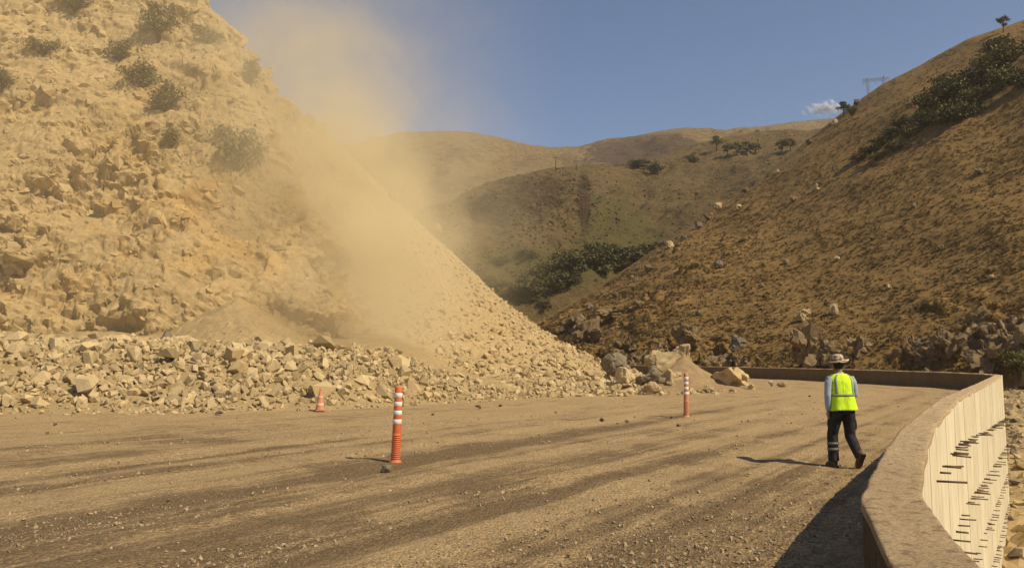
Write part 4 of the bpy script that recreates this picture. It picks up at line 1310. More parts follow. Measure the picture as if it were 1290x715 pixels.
# ================================================================== DELINEATOR POSTS, CONE, STONE
MAT_ORANGE = plain('orange_plastic', (0.60, 0.145, 0.055), 0.6, 0.3, 0.12, 12)
MAT_WHITE = plain('reflective_white_band', (0.75, 0.70, 0.62), 0.5, 0.3, 0.08, 15)
MAT_FADED = plain('faded_orange_plastic', (0.56, 0.235, 0.135), 0.85, 0.2, 0.2, 10)
def lathe(prof, seg=28, zc=True):
    V, F = [], []
    for r, z in prof:
        for k in range(seg):
            a = 2 * math.pi * k / seg
            V.append((r * math.cos(a), r * math.sin(a), z))
    for j in range(len(prof) - 1):
        for k in range(seg):
            F.append((j * seg + k, j * seg + (k + 1) % seg, (j + 1) * seg + (k + 1) % seg, (j + 1) * seg + k))
    F.append(tuple(range(seg))[::-1]); F.append(tuple((len(prof) - 1) * seg + k for k in range(seg)))
    return np.array(V), F
def make_post(label, px, py, H, tilt, ribs, mat):
    b = ground_at(px, py)
    zz = float(road_z(np.array([b.x]), np.array([b.y]))[0])
    root = empty('delineator_post', (b.x, b.y, zz))
    root.rotation_euler = (0.02, tilt, 0.3)
    tag(root, label, 'post', 'striped posts on the road')
    r0, r1 = 0.078, 0.062
    rad = lambda z: r0 + (r1 - r0) * z / H
    prof = [(rad(0) + 0.012, -0.02), (rad(0) + 0.012, 0.02), (rad(0), 0.03)]
    z = 0.05
    while z < 0.44 and ribs:
        prof += [(rad(z) - 0.006, z), (rad(z) - 0.006, z + 0.006), (rad(z) + 0.003, z + 0.010), (rad(z) + 0.003, z + 0.024), (rad(z) - 0.006, z + 0.028)]
        z += 0.034
    prof += [(rad(0.5), 0.48), (rad(H - 0.03), H - 0.03), (rad(H) - 0.008, H - 0.008), (rad(H) - 0.025, H)]
    V, F = lathe(prof)
    me = mesh_np('tube', V, F, True); o = link('tube', me, mat, root)
    for k in range(4):
        z0 = H * (1 - (0.085 + 0.116 * k) - 0.064) ; z1 = z0 + 0.062 * H
        V, F = lathe([(rad(z0) + 0.0005, z0), (rad(z0) + 0.003, z0 + 0.002), (rad(z1) + 0.003, z1 - 0.002), (rad(z1) + 0.0005, z1)])
        link('reflective_band', mesh_np('reflective_band', V, F, True), MAT_WHITE, root)
    V, F = lathe([(0.105, -0.03), (0.105, 0.004), (0.098, 0.016), (rad(0) + 0.01, 0.028)], 24)
    link('base_plate', mesh_np('base_plate', V, F, False), mat, root)
    # eyelet for the chain
    bm = bmesh.new()
    tube(bm, [(-rad(H * 0.9) + 0.006, 0, H * 0.905), (-rad(H * 0.9) - 0.02, 0, H * 0.91), (-rad(H * 0.9) - 0.022, 0, H * 0.885), (-rad(H * 0.9) + 0.006, 0, H * 0.88)], [0.006] * 4, 6)
    link('eyelet', bm_mesh('eyelet', bm), mat, root)
make_post('orange and white banded post with grooved foot beside the small dark stone', 498, 582, 1.24, R(1.8), True, MAT_ORANGE)
make_post('orange and white banded post standing in front of the soil pile', 864.5, 526, 1.24, R(0.4), True, MAT_FADED)

def make_cone():
    b = ground_at(403, 518)
    root = empty('traffic_cone', (b.x, b.y, float(bank_h(np.array([b.x]), np.array([b.y]))[0]) if False else 0.02), 0.4)
    root.rotation_euler = (0, R(1.5), 0.4)
    tag(root, 'faded orange traffic cone at the foot of the rubble bank', 'traffic cone')
    V, F = lathe([(0.145, 0.035), (0.14, 0.06), (0.035, 0.70), (0.030, 0.73), (0.018, 0.735)], 28)
    link('cone_body', mesh_np('cone_body', V, F, True), MAT_FADED, root)
    V = []; F = []
    q = 0.20
    bm = bmesh.new()
    bmesh.ops.create_cube(bm, size=1.0)
    for v in bm.verts: v.co = (v.co.x * 0.31, v.co.y * 0.31, v.co.z * 0.04 + 0.02)
    bmesh.ops.bevel(bm, geom=[e for e in bm.edges], offset=0.012, segments=2, affect='EDGES')
    link('cone_base', bm_mesh('cone_base', bm, False), MAT_FADED, root)
    for z0, z1 in ((0.14, 0.25), (0.40, 0.47)):
        rad = lambda z: 0.14 - (z - 0.06) * 0.105 / 0.64
        V, F = lathe([(rad(z0) + 0.0005, z0), (rad(z0) + 0.003, z0 + 0.002), (rad(z1) + 0.003, z1 - 0.002), (rad(z1) + 0.0005, z1)])
        link('cone_band', mesh_np('cone_band', V, F, True), plain('dusty_band', (0.62, 0.42, 0.27), 0.7, 0.2, 0.15, 10), root)
make_cone()

def road_stone(px, py, w, seed, label, mat, cat='stone', group=None, squash=(1, 0.8, 0.6)):
    b = ground_at(px, py)
    s = w / FPX * b.y
    V, F = hull_rock(seed, 13, squash, 2, 0.05)
    o = link('road_stone', mesh_np('road_stone', V * s, F, False), mat)
    zz = float(road_z(np.array([b.x]), np.array([b.y]))[0])
    o.location = (b.x, b.y, zz + 0.22 * s)
    o.rotation_euler = (random.uniform(-.2, .2), random.uniform(-.2, .2), random.uniform(-.4, .4))
    tag(o, label, cat, group)
road_stone(487, 595, 18, 483, 'blocky dark stone at the foot of the grooved orange post', MAT_GREYROCK, 'stone', None, (1, 0.85, 0.8))
for k, (px, py, w) in enumerate([(181, 654, 9), (602, 515, 11), (630, 512, 6), (545, 522, 6), (790, 532, 7), (758, 531, 9), (855, 538, 8), (846, 528, 6), (150, 583, 4), (60, 545, 6), (69, 535, 7), (136, 558, 5), (258, 558, 4),
                                 (113, 645, 6), (460, 575, 4), (700, 520, 4), (1020, 500, 4), (212, 630, 6), (275, 523, 13), (170, 640, 8), (845, 655, 5), (905, 640, 5)]):
    road_stone(px, py, w, 490 + k, 'small dark stone lying loose on the dusty road', MAT_DARKSTONE, 'stone', 'loose dark stones on the road')
road_stone(942, 601, 12, 520, 'flat whitish stone lying on the road left of the worker', MAT_RUBBLE, 'stone', None, (1, 0.7, 0.16))

def build_gravel():
    rs = np.random.default_rng(61)
    n = 40000
    px = rs.uniform(-60, 1150, n); py = 470 + 260 * rs.random(n) ** 0.62
    py = np.clip(py, 500, 760)
    t = (0 - CAM_H)
    v = (357.5 - py) / FPX; u = (px - 645) / FPX
    dy, dz = cP - v * sP, sP + v * cP
    k = t / dz
    x, y = u * k, dy * k
    wd, _ = wall_dist(x, y)
    s, d = road_sd(x, y)
    m = vnoise(v3(s * 0.12, d * 1.1), 190) + 0.6 * vnoise(v3(x * 0.7, y * 0.7), 191)
    strip = np.exp(-((d - 8.25) / 0.4) ** 2) + 0.8 * np.exp(-((d - 1.0) / 0.7) ** 2) + 0.6 * np.exp(-((d - 4.5) / 0.5) ** 2)
    ok = (wd > 0.05) & (rs.random(n) < np.clip(0.15 + 0.9 * m + strip, 0.02, 1)) & (y < 33) & (y > 3.5)
    x, y, s, d = x[ok], y[ok], s[ok], d[ok]
    z = road_z(x, y, s, d)
    uu = rs.random(len(x))
    size = (0.010 + 0.012 * uu + 0.05 * uu ** 12) * (0.7 + y / 24)
    p = np.stack([x, y, z + 0.15 * size], 1)
    small = [hull_rock(240 + i, 7, (1, 0.8, 0.6)) for i in range(8)]
    scatter('gravel', p, size, mat_rock('road_gravel', (0.30, 0.22, 0.13), (0.46, 0.36, 0.23), (0.3, 0.2, 0.11), 0.4, 6.0), 'loose gravel strewn over the dirt road', 62, protos=small)
build_gravel()

# ================================================================== POWER LINE
def build_pylon():
    MS = plain('galvanised_lattice', (0.30, 0.31, 0.33), 0.6, 0.4, 0.1, 1, 0.3)
    D = 330.0
    c = at(1103, 101, D)
    g, _ = drop('hill', c.x, c.y)
    gz = g.z if g else c.z - 22
    root = empty('power_pylon', (c.x, c.y, gz - 0.5), R(-14))
    tag(root, 'lattice power pylon with a wide cross beam behind the ridge', 'power pylon')
    Ht = c.z - gz + 0.5
    bw = 10.6
    def lattice(name, a, b, w0, w1, n):
        bm = bmesh.new(); a = Vector(a); b = Vector(b)
        t = (b - a).normalized(); x = t.orthogonal().normalized(); y = t.cross(x)
        P = [[a.lerp(b, k / n) + (x * sx + y * sy) * (w0 + (w1 - w0) * k / n) for sx, sy in ((-1, -1), (1, -1), (1, 1), (-1, 1))] for k in range(n + 1)]
        for k in range(n):
            for j in range(4):
                tube(bm, [P[k][j], P[k + 1][j]], [0.07, 0.07], 4)
                tube(bm, [P[k][j], P[k + 1][(j + 1) % 4]], [0.05, 0.05], 4)
        o = link(name, bm_mesh(name, bm, False), MS, root); return o
    lattice('leg', (-1.6, 0, 0), (-3.3, 0, Ht), 0.25, 0.5, 14)
    lattice('leg', (1.6, 0, 0), (3.3, 0, Ht), 0.25, 0.5, 14)
    lattice('cross_beam', (-bw / 2, 0, Ht + 0.2), (bw / 2, 0, Ht + 0.2), 0.45, 0.45, 14)
    lattice('earth_peak', (3.3, 0, Ht + 0.4), (3.4, 0, Ht + 2.0), 0.3, 0.06, 4)
    lattice('earth_peak', (-3.3, 0, Ht + 0.4), (-3.4, 0, Ht + 1.2), 0.3, 0.06, 4)
    for x in (-4.9, 0, 4.9):
        bm = bmesh.new(); tube(bm, [(x, 0, Ht - 0.2), (x, 0, Ht - 1.9)], [0.07, 0.07], 6)
        link('insulator', bm_mesh('insulator', bm), MS, root)
build_pylon()
def utility_pole(px, py, hpx, label):
    h, _ = hit('mid', px, py)
    if h is None: return
    s = h.y / FPX
    MW = plain('weathered_pole', (0.12, 0.09, 0.06), 0.9, 0.1)
    root = empty('utility_pole', h); H = hpx * s
    tag(root, label, 'utility pole')
    bm = bmesh.new(); tube(bm, [(0, 0, -0.5), (0, 0, H)], [0.22, 0.16], 8); link('pole', bm_mesh('pole', bm), MW, root)
    bm = bmesh.new(); tube(bm, [(-1.2, 0, H * 0.9), (1.2, 0, H * 0.9)], [0.1, 0.1], 6); link('cross_arm', bm_mesh('cross_arm', bm), MW, root)
utility_pole(700, 215, 19, 'wooden utility pole on the brow of the middle hill')
utility_pole(726, 214, 13, 'shorter utility pole on the brow nearer the saddle')

# ================================================================== THE WORKER
def garment(name, parts, mat, parent, voxel=0.012, smooth=4, seg=16):
    """parts: lists of (centre, rx, ry[, axis]) rings lofted into closed tubes, fused by a voxel remesh"""
    bm = bmesh.new()
    for rings in parts:
        rr = []
        n = len(rings)
        for i, (c, a, b) in enumerate(rings):
            c = Vector(c)
            t = (Vector(rings[min(i + 1, n - 1)][0]) - Vector(rings[max(i - 1, 0)][0])).normalized()
            ref = Vector((1, 0, 0)) if abs(t.x) < 0.9 else Vector((0, 1, 0))
            x = (ref - t * ref.dot(t)).normalized(); y = t.cross(x)
            rr.append([bm.verts.new(c + x * a * math.cos(2 * math.pi * k / seg) + y * b * math.sin(2 * math.pi * k / seg)) for k in range(seg)])
        for r0, r1 in zip(rr, rr[1:]):
            for k in range(seg):
                bm.faces.new((r0[k], r0[(k + 1) % seg], r1[(k + 1) % seg], r1[k]))
        bm.faces.new(rr[0][::-1]); bm.faces.new(rr[-1])
    o = link(name, bm_mesh(name, bm), mat, parent)
    if voxel:
        md = o.modifiers.new('fuse', 'REMESH'); md.mode = 'VOXEL'; md.voxel_size = voxel; md.use_smooth_shade = True
        if smooth:
            ms = o.modifiers.new('soften', 'SMOOTH'); ms.factor = 0.5; ms.iterations = smooth
    return o
def mat_cloth(name, col, var=0.18, wr=5.0, bs=0.5):
    m, nt, b = M_(name)
    oc = nt.nodes.new('ShaderNodeTexCoord').outputs['Object']
    f = noise(nt, mapping(nt, oc, (1, 1, 0.45)), wr, 5, 0.6, 0.6)
    c = ramp(nt, noise(nt, oc, 14, 4), [(0.3, tuple(x * (1 - var) for x in col)), (0.7, tuple(min(1, x * (1 + var)) for x in col))])
    nt.links.new(c, b.inputs['Base Color'])
    bump(nt, b, f, bs, 0.05)
    return m
def build_worker():
    b = ground_at(1064, 587)
    zz = float(road_z(np.array([b.x]), np.array([b.y]))[0])
    root = empty('person', (b.x, b.y, zz), R(7))
    tag(root, 'person in yellow safety vest, dark trousers and brimmed hat walking along the road', 'person')
    skin = plain('skin', (0.30, 0.16, 0.095), 0.6, 0.3, 0.08, 8)
    shirt = mat_cloth('pale_blue_shirt', (0.36, 0.40, 0.44), 0.08, 7)
    vestm = mat_cloth('hi_vis_yellow', (0.62, 0.86, 0.035), 0.08, 7, 0.9)
    band = plain('reflective_tape', (0.25, 0.28, 0.18), 0.5, 0.35, 0.1, 20)
    shin = plain('dusty_shin_tape', (0.17, 0.165, 0.13), 0.6, 0.3, 0.2, 20)
    trou = mat_cloth('dark_work_trousers', (0.040, 0.035, 0.033), 0.35, 6, 1.0)
    bootm = plain('dusty_boot', (0.10, 0.07, 0.042), 0.8, 0.2, 0.25, 14)
    hatm, nt, hb = M_('mottled_sun_hat')
    oc = nt.nodes.new('ShaderNodeTexCoord').outputs['Object']
    nt.links.new(ramp(nt, noise(nt, oc, 16, 3), [(0.40, (0.16, 0.105, 0.065)), (0.48, (0.38, 0.26, 0.17)), (0.58, (0.58, 0.46, 0.34))]), hb.inputs['Base Color'])
    hair = plain('dark_hair', (0.03, 0.022, 0.016), 0.7, 0.2)
    # joints; the figure faces +Y, walking, left foot planted, right foot trailing with raised heel
    L_hip, L_kn, L_an = (-0.095, 0.0, 0.90), (-0.120, 0.12, 0.50), (-0.125, 0.10, 0.09)
    R_hip, R_kn, R_an = (0.095, 0.0, 0.90), (0.115, 0.0, 0.485), (0.125, -0.25, 0.165)
    lerp = lambda a, c, t: tuple(a[i] + (c[i] - a[i]) * t for i in range(3))
    LS, LE, LW = (-0.195, 0.03, 1.405), (-0.245, -0.005, 1.13), (-0.225, 0.03, 0.885)
    RS, RE, RW = (0.195, 0.03, 1.405), (0.255, 0.05, 1.15), (0.205, 0.24, 1.02)
    def fingers(w, d, side):
        w = Vector(w); d = Vector(d).normalized()
        out = []
        x = Vector((0, 1, 0)) - d * d.y; x.normalize(); n = d.cross(x)
        palm = [(w, 0.026, 0.020), (w + d * 0.04, 0.040, 0.017), (w + d * 0.085, 0.040, 0.015), (w + d * 0.095, 0.034, 0.012)]
        out.append([(tuple(c), a, bb) for c, bb, a in palm])
        for k, (o, L) in enumerate(((-0.030, 0.062), (-0.010, 0.075), (0.010, 0.080), (0.030, 0.070))):
            p0 = w + d * 0.08 + x * o; p1 = p0 + d * L * 0.5 + n * side * 0.006; p2 = p0 + d * L * 0.85 + n * side * 0.026
            out.append([(tuple(p0), 0.0085, 0.0085), (tuple(p1), 0.008, 0.008), (tuple(p2), 0.006, 0.006)])
        p0 = w + d * 0.03 + x * 0.032; p1 = w + d * 0.065 + x * 0.058 + n * side * 0.008; p2 = w + d * 0.098 + x * 0.060 + n * side * 0.016
        out.append([(tuple(p0), 0.012, 0.012), (tuple(p1), 0.0105, 0.0105), (tuple(p2), 0.007, 0.007)])
        return out
    HC_ = Vector((-0.012, 0.085, 1.615))
    head = [[((HC_.x, HC_.y + 0.012, 1.505), 0.035, 0.045), ((HC_.x, HC_.y + 0.02, 1.53), 0.055, 0.072), ((HC_.x, HC_.y + 0.008, 1.57), 0.070, 0.092), ((HC_.x, HC_.y, 1.62), 0.077, 0.100), ((HC_.x, HC_.y - 0.005, 1.67), 0.073, 0.094),
             ((HC_.x, HC_.y - 0.008, 1.71), 0.053, 0.068), ((HC_.x, HC_.y - 0.008, 1.73), 0.02, 0.03)],
            [((HC_.x, HC_.y + 0.09, 1.635), 0.010, 0.008), ((HC_.x, HC_.y + 0.108, 1.60), 0.015, 0.012), ((HC_.x, HC_.y + 0.098, 1.582), 0.015, 0.008)],
            [((HC_.x, HC_.y + 0.088, 1.560), 0.022, 0.008), ((HC_.x, HC_.y + 0.09, 1.550), 0.024, 0.009), ((HC_.x, HC_.y + 0.085, 1.54), 0.018, 0.008)]]
    for sx in (-1, 1):
        head.append([((HC_.x + sx * 0.076, HC_.y - 0.005, 1.578), 0.008, 0.012), ((HC_.x + sx * 0.084, HC_.y - 0.01, 1.61), 0.010, 0.020), ((HC_.x + sx * 0.080, HC_.y - 0.008, 1.64), 0.007, 0.014)])
    body = head + [
        [((0, 0.03, 1.38), 0.06, 0.06), ((0, 0.045, 1.45), 0.057, 0.060), ((-0.006, 0.065, 1.53), 0.052, 0.058)],
        [((0, 0, 0.88), 0.14, 0.10), ((0, 0.01, 1.0), 0.145, 0.10), ((0, 0.02, 1.15), 0.145, 0.10), ((0, 0.03, 1.30), 0.165, 0.11), ((0, 0.035, 1.39), 0.15, 0.085), ((0, 0.04, 1.44), 0.08, 0.06)],
        [(L_hip, 0.085, 0.085), (lerp(L_hip, L_kn, 0.5), 0.070, 0.075), (L_kn, 0.052, 0.055), (lerp(L_kn, L_an, 0.35), 0.052, 0.055), (L_an, 0.036, 0.04)],
        [(R_hip, 0.085, 0.085), (lerp(R_hip, R_kn, 0.5), 0.070, 0.075), (R_kn, 0.052, 0.055), (lerp(R_kn, R_an, 0.35), 0.052, 0.055), (R_an, 0.036, 0.04)],
        [(LS, 0.048, 0.05), (lerp(LS, LE, 0.5), 0.042, 0.045), (LE, 0.036, 0.038), (lerp(LE, LW, 0.3), 0.036, 0.038), (LW, 0.025, 0.027)],
        [(RS, 0.048, 0.05), (lerp(RS, RE, 0.5), 0.042, 0.045), (RE, 0.036, 0.038), (lerp(RE, RW, 0.3), 0.036, 0.038), (RW, 0.025, 0.027)]]
    body += fingers(LW, Vector(LW) - Vector(LE) + Vector((0, 0.02, 0)), 1) + fingers(RW, Vector(RW) - Vector(RE), -1)
    garment('body', body, skin, root, 0.0065, 3)
    garment('hair', [[((HC_.x, HC_.y - 0.035, 1.545), 0.06, 0.05), ((HC_.x, HC_.y - 0.03, 1.60), 0.080, 0.082), ((HC_.x, HC_.y - 0.016, 1.66), 0.081, 0.096), ((HC_.x, HC_.y - 0.012, 1.70), 0.066, 0.08)]], hair, root, 0.008, 2)
    for sx in (-1, 1):
        garment('eye', [[((HC_.x + sx * 0.03, HC_.y + 0.078, 1.615), 0.004, 0.004), ((HC_.x + sx * 0.03, HC_.y + 0.0865, 1.62), 0.012, 0.010), ((HC_.x + sx * 0.03, HC_.y + 0.078, 1.627), 0.004, 0.004)]], hair, root, None)
    # hat: crown and wide brim, tipped to the left
    hat = empty('hat_pivot') if False else None
    V, F = lathe([(0.185, -0.012), (0.188, -0.004), (0.115, 0.012), (0.106, 0.030), (0.102, 0.075), (0.080, 0.108), (0.03, 0.118)], 32)
    V[:, 0] *= 0.92
    rr = np.hypot(V[:, 0], V[:, 1]); an = np.arctan2(V[:, 1], V[:, 0])
    V[:, 2] += np.where(rr > 0.12, 0.020 * np.cos(2 * an + 0.6) + 0.008 * np.sin(5 * an), 0)
    ho = link('hat', mesh_np('hat', V, F, True), hatm, root)
    ho.location = (HC_.x, HC_.y - 0.005, 1.672); ho.rotation_euler = (R(-6), R(-7), 0.3)
    V, F = lathe([(0.1068, 0.014), (0.1095, 0.016), (0.1075, 0.036), (0.105, 0.038)], 32); V[:, 0] *= 0.92
    hb_ = link('hat_band', mesh_np('hat_band', V, F, True), bootm, ho)
    # shirt with sleeves and collar
    garment('shirt', [
        [((0, 0.0, 0.93), 0.165, 0.122), ((0, 0.012, 1.1), 0.165, 0.118), ((0, 0.03, 1.30), 0.182, 0.124), ((0, 0.037, 1.40), 0.168, 0.098), ((0, 0.045, 1.455), 0.085, 0.07)],
        [((0, 0.045, 1.44), 0.072, 0.074), ((0, 0.055, 1.495), 0.066, 0.070)],
        [((-0.165, 0.032, 1.415), 0.062, 0.062), (lerp(LS, LE, 0.3), 0.064, 0.064), (lerp(LS, LE, 0.7), 0.056, 0.058), (LE, 0.052, 0.054), (lerp(LE, LW, 0.5), 0.049, 0.051), (lerp(LE, LW, 0.86), 0.041, 0.043), (lerp(LE, LW, 0.93), 0.037, 0.039)],
        [((0.165, 0.032, 1.415), 0.062, 0.062), (lerp(RS, RE, 0.3), 0.064, 0.064), (lerp(RS, RE, 0.7), 0.056, 0.058), (RE, 0.052, 0.054), (lerp(RE, RW, 0.5), 0.049, 0.051), (lerp(RE, RW, 0.86), 0.041, 0.043), (lerp(RE, RW, 0.93), 0.037, 0.039)]],
        shirt, root, 0.011, 3)
    # trousers: baggy, fused at the seat, with cargo pockets
    tr = garment('trousers', [
        [((0, -0.005, 0.83), 0.155, 0.120), ((0, -0.004, 0.93), 0.172, 0.132), ((0, 0.0, 1.0), 0.168, 0.124), ((0, 0.003, 1.03), 0.165, 0.12)],
        [((-0.09, -0.002, 0.90), 0.105, 0.122), (lerp(L_hip, L_kn, 0.35), 0.100, 0.108), (lerp(L_hip, L_kn, 0.75), 0.086, 0.092), (L_kn, 0.083, 0.088), (lerp(L_kn, L_an, 0.4), 0.082, 0.086), (lerp(L_kn, L_an, 0.8), 0.080, 0.088), (lerp(L_kn, L_an, 1.0), 0.082, 0.095)],
        [((0.09, -0.002, 0.90), 0.105, 0.122), (lerp(R_hip, R_kn, 0.35), 0.100, 0.108), (lerp(R_hip, R_kn, 0.75), 0.086, 0.092), (R_kn, 0.083, 0.088), (lerp(R_kn, R_an, 0.4), 0.078, 0.082), (lerp(R_kn, R_an, 0.8), 0.070, 0.074), (lerp(R_kn, R_an, 0.93), 0.068, 0.07)]],
        trou, root, 0.011, 3)
    for sx, hip, kn in ((-1, L_hip, L_kn), (1, R_hip, R_kn)):
        c = lerp(hip, kn, 0.55)
        garment('pocket', [[((c[0] + sx * 0.078, c[1] - 0.005, c[2] - 0.085), 0.022, 0.06), ((c[0] + sx * 0.083, c[1] - 0.005, c[2]), 0.028, 0.068), ((c[0] + sx * 0.078, c[1] - 0.005, c[2] + 0.085), 0.018, 0.062)]], trou, root, 0.010, 1)
    for t in (0.28, 0.50):
        c0, c1 = lerp(L_kn, L_an, t), lerp(L_kn, L_an, t + 0.10)
        o = garment('shin_band', [[(c0, 0.0875, 0.0925), (c1, 0.0868, 0.0925)]], shin, root, None, seg=24)
    # boots: the planted one flat, the trailing one pitched on its toe with the sole showing
    def boot(an, pitch):
        r = empty('boot_pivot') if False else None
        parts = [[((0, -0.075, 0.045), 0.030, 0.030), ((0, -0.04, 0.055), 0.044, 0.052), ((0, 0.02, 0.055), 0.046, 0.052), ((0, 0.10, 0.042), 0.050, 0.040), ((0, 0.165, 0.034), 0.045, 0.030), ((0, 0.195, 0.028), 0.024, 0.018)],
                 [((0, -0.02, 0.03), 0.048, 0.062), ((0, -0.015, 0.12), 0.050, 0.058), ((0, -0.01, 0.19), 0.052, 0.058)]]
        o = garment('boot', parts, bootm, root, 0.009, 2)
        V = []
        prof = [(-0.105, 0.030), (-0.08, 0.044), (0.0, 0.042), (0.06, 0.046), (0.13, 0.054), (0.18, 0.046), (0.21, 0.022)]
        loop = [(w, y) for y, w in prof] + [(-w, y) for y, w in reversed(prof)]
        n = len(loop)
        V = [(x, y, -0.004) for x, y in loop] + [(x, y, 0.024) for x, y in loop]
        F = [tuple(range(n))[::-1], tuple(range(n, 2 * n))] + [(k, (k + 1) % n, n + (k + 1) % n, n + k) for k in range(n)]
        so = link('sole', mesh_np('sole', np.array(V), F), plain('boot_sole', (0.13, 0.09, 0.05), 0.9, 0.1, 0.3, 20), o)
        o.location = an; o.rotation_euler = (pitch, 0, 0)
        return o
    boot((L_an[0], L_an[1], 0.004), 0.0)
    bt = boot((R_an[0], R_an[1] - 0.045, 0.162), R(-52))
    # vest: open tube around the chest with arm holes, flaring at the hem
    nz, na = 30, 64
    V = np.zeros((nz, na, 3))
    zs = np.linspace(0.90, 1.485, nz)
    for i, z in enumerate(zs):
        t = (z - 0.90) / 0.585
        rx = np.interp(z, [0.90, 0.98, 1.1, 1.25, 1.36, 1.42, 1.455, 1.485], [0.215, 0.205, 0.198, 0.202, 0.205, 0.182, 0.135, 0.085])
        ry = np.interp(z, [0.90, 0.98, 1.1, 1.25, 1.36, 1.42, 1.455, 1.485], [0.165, 0.155, 0.145, 0.142, 0.140, 0.122, 0.098, 0.080])
        cyy = np.interp(z, [0.9, 1.1, 1.3, 1.485], [0.0, 0.012, 0.03, 0.05])
        for k in range(na):
            a = 2 * math.pi * k / na
            wav = 1 + 0.06 * (1 - t) ** 1.3 * math.sin(5 * a + 0.7 + 1.2 * t) + 0.02 * (1 - t) * math.sin(9 * a + 2)
            fx = 1 + 0.20 * max(0, math.cos(a + 0.5)) ** 3 * max(0, 1 - t * 2.2)        # hem blown out on the right
            V[i, k] = (rx * wav * fx * math.cos(a), cyy + ry * wav * math.sin(a), z - 0.028 * max(0, math.cos(a - 2.6)) * (1 - t) * 0.6)
    Fv = []
    for i in range(nz - 1):
        for k in range(na):
            k2 = (k + 1) % na
            c = V[[i, i, i + 1, i + 1], [k, k2, k, k2]].mean(0)
            if c[2] > 1.14 and abs(c[0]) > 0.176 and ((c[2] - 1.30) / 0.155) ** 2 + ((c[1] - 0.03) / 0.085) ** 2 < 1: continue
            if abs(c[0]) < 0.022 * (1 + 1.5 * max(0, c[2] - 1.2)) and c[1] > 0.06: continue                                   # open front
            Fv.append((i * na + k, i * na + k2, (i + 1) * na + k2, (i + 1) * na + k))
    vo = link('vest', mesh_np('vest', V.reshape(-1, 3), Fv, True), vestm, root)
    so = vo.modifiers.new('thick', 'SOLIDIFY'); so.thickness = 0.006; so.offset = 1
    # reflective tape: a belt band and two braces, laid 5 mm proud of the vest
    def strip(zlo, zhi, karr, nme):
        i0, i1 = np.searchsorted(zs, zlo), np.searchsorted(zs, zhi)
        out, ff = [], []
        ii = list(range(i0, i1 + 1))
        for i in ii:
            for k in karr:
                p = V[i % nz, k % na]; c = np.array([0, np.interp(p[2], [0.9, 1.1, 1.3, 1.485], [0.0, 0.012, 0.03, 0.05]), p[2]])
                d = p - c; d = d / (np.linalg.norm(d) + 1e-6)
                out.append(p + d * 0.012)
        m = len(karr)
        for a in range(len(ii) - 1):
            for c in range(m - 1):
                ff.append((a * m + c, a * m + c + 1, (a + 1) * m + c + 1, (a + 1) * m + c))
        o = link(nme, mesh_np(nme, np.array(out), ff, True), band, vo)
        q = o.modifiers.new('thick', 'SOLIDIFY'); q.thickness = 0.003
    strip(1.12, 1.16, list(range(na // 4 + 3, na // 4 + na - 2)), 'belt_tape')
    strip(1.16, 1.455, [40, 41, 42], 'shoulder_tape')
    strip(1.16, 1.455, [54, 55, 56], 'shoulder_tape')
build_worker()

# ================================================================== DUST, HAZE, CLOUD
def vol_mat(name):
    m = bpy.data.materials.new(name); m.use_nodes = True
    nt = m.node_tree; nt.nodes.clear()
    out = nt.nodes.new('ShaderNodeOutputMaterial')
    pv = nt.nodes.new('ShaderNodeVolumePrincipled')
    nt.links.new(pv.outputs[0], out.inputs['Volume'])
    return m, nt, pv
def math2(nt, op, a, b=None, c=None):
    n = nt.nodes.new('ShaderNodeMath'); n.operation = op
    for k, v in enumerate((a, b, c)):
        if v is None: continue
        if isinstance(v, (int, float)): n.inputs[k].default_value = v
        else: nt.links.new(v, n.inputs[k])
    return n.outputs[0]
def vmath(nt, op, a, b=None):
    n = nt.nodes.new('ShaderNodeVectorMath'); n.operation = op
    for k, v in enumerate((a, b)):
        if v is None: continue
        if isinstance(v, (tuple, Vector)): n.inputs[k].default_value = tuple(v)
        else: nt.links.new(v, n.inputs[k])
    return n.outputs['Value'] if op in ('DOT_PRODUCT', 'LENGTH') else n.outputs['Vector']
def seg_field(nt, p, a, b, r0, r1, peak0, peak1):
    """soft capsule: density falls to zero at the (growing) radius around the axis a-b"""
    a = Vector(a); b = Vector(b); ab = b - a
    t = math2(nt, 'DIVIDE', vmath(nt, 'DOT_PRODUCT', vmath(nt, 'SUBTRACT', p, a), ab), ab.length_squared)
    n = nt.nodes.new('ShaderNodeClamp'); nt.links.new(t, n.inputs[0]); t = n.outputs[0]
    sc = nt.nodes.new('ShaderNodeVectorMath'); sc.operation = 'SCALE'; sc.inputs[0].default_value = tuple(ab); nt.links.new(t, sc.inputs['Scale'])
    q = vmath(nt, 'SUBTRACT', vmath(nt, 'SUBTRACT', p, a), sc.outputs[0])
    rad = math2(nt, 'MULTIPLY_ADD', t, r1 - r0, r0)
    d = math2(nt, 'DIVIDE', vmath(nt, 'LENGTH', q), rad)
    mr = nt.nodes.new('ShaderNodeMapRange'); mr.interpolation_type = 'SMOOTHSTEP'
    nt.links.new(d, mr.inputs[0]); mr.inputs[1].default_value = 1.0; mr.inputs[2].default_value = 0.0; mr.inputs[3].default_value = 0.0; mr.inputs[4].default_value = 1.0
    pk = math2(nt, 'MULTIPLY_ADD', t, peak1 - peak0, peak0)
    return math2(nt, 'MULTIPLY', mr.outputs[0], pk)
def box_mesh(name, lo, hi):
    V, F = [], []
    (x0, y0, z0), (x1, y1, z1) = lo, hi
    quad_box(V, F, (x0, y0, z0), (x1, y0, z0), (x1, y1, z0), (x0, y1, z0), (x0, y0, z1), (x1, y0, z1), (x1, y1, z1), (x0, y1, z1))
    return mesh_np(name, np.array(V), F)
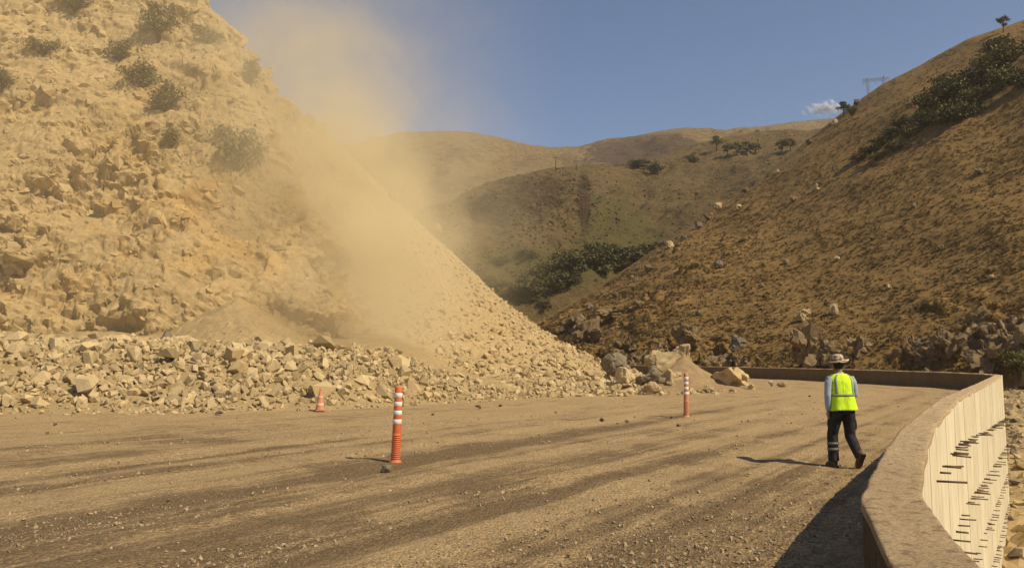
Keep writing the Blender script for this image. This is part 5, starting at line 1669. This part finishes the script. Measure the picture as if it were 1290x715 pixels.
def capsule_hull(name, segs):
    bm = bmesh.new()
    n = 90
    for a, b, r0, r1 in segs:
        for c, r in ((a, r0), (b, r1)):
            for k in range(n):
                z = 1 - 2 * (k + 0.5) / n; q = math.sqrt(1 - z * z); f = k * 2.39996
                bm.verts.new(Vector(c) + Vector((q * math.cos(f), q * math.sin(f), z)) * r * 1.12)
    r = bmesh.ops.convex_hull(bm, input=bm.verts)
    dele = [e for e in r['geom_interior'] if isinstance(e, bmesh.types.BMVert)]
    if dele: bmesh.ops.delete(bm, geom=dele, context='VERTS')
    return bm_mesh(name, bm)
def build_dust():
    m, nt, pv = vol_mat('dust_in_the_air')
    p = geo_pos(nt)
    wob = noise(nt, p, 0.19, 4, 0.6, 0.5)
    A, B = at(440, 395, 40.0), at(345, 80, 48)
    A3, B3 = at(535, 300, 45), at(450, 60, 50)
    S1, S3 = (8.0, 10.0), (9.5, 15.0)
    f1 = seg_field(nt, p, A, B, *S1, 0.36, 0.058)
    f3 = seg_field(nt, p, A3, B3, *S3, 0.045, 0.018)
    tot = math2(nt, 'ADD', f1, f3)
    w = nt.nodes.new('ShaderNodeMapRange'); nt.links.new(wob, w.inputs[0])
    w.inputs[1].default_value = 0.36; w.inputs[2].default_value = 0.66; w.inputs[3].default_value = 0.10; w.inputs[4].default_value = 1.8
    tot = math2(nt, 'MULTIPLY', tot, w.outputs[0])
    nt.links.new(tot, pv.inputs['Density'])
    pv.inputs['Color'].default_value = (0.975, 0.865, 0.60, 1)
    pv.inputs['Anisotropy'].default_value = 0.0
    o = link('dust_cloud', capsule_hull('dust_cloud', [(A, B, *S1), (A3, B3, *S3)]), m)
    tag(o, 'drifting cloud of tan dust rising between the cliff and the debris fan', 'dust cloud', kind='stuff')
    m, nt, pv = vol_mat('thin_dust')
    pv.inputs['Density'].default_value = 0.011
    pv.inputs['Color'].default_value = (0.975, 0.865, 0.60, 1)
    bm = bmesh.new(); bmesh.ops.create_icosphere(bm, subdivisions=4, radius=1.0)
    o = link('dust_veil', bm_mesh('dust_veil', bm), m)
    o.location = (-22, 38, 6); o.scale = (20.5, 14, 17); o.rotation_euler = (0, 0, R(12))
    tag(o, 'thin veil of dust hanging in front of the cliff', 'dust cloud', kind='stuff')
build_dust()
def build_haze():
    m, nt, pv = vol_mat('valley_haze')
    pv.inputs['Color'].default_value = (0.93, 0.90, 0.84, 1)
    pv.inputs['Density'].default_value = 0.00018
    pv.inputs['Anisotropy'].default_value = 0.2
    o = link('haze', box_mesh('haze', (-2500, -2300, -14), (2500, 2900, 330)), m)
    tag(o, 'thin dusty haze in the valley air', kind='stuff')
build_haze()
def build_cloud():
    m, nt, b = M_('cloud_vapour')
    b.inputs['Base Color'].default_value = (0.95, 0.95, 0.95, 1)
    oc = nt.nodes.new('ShaderNodeTexCoord').outputs['Object']
    al = ramp(nt, noise(nt, oc, 0.03, 5, 0.6), [(0.36, (0.0,) * 3), (0.66, (0.20,) * 3)])
    nt.links.new(al, b.inputs['Alpha'])
    c = at(1036, 138, 5200)
    rs = np.random.default_rng(91)
    bm = bmesh.new()
    for k in range(46):
        x = rs.normal() * 52; z = rs.normal() * 16 + 16 * math.exp(-((x - 10) / 40) ** 2)
        r = rs.uniform(12, 34)
        bmesh.ops.create_icosphere(bm, subdivisions=3, radius=r, matrix=Matrix.Translation((x, rs.normal() * 25, z)))
    o = link('cloud', bm_mesh('cloud', bm), m)
    o.location = c
    tag(o, 'small white cloud low over the ridge', 'cloud')
build_cloud()
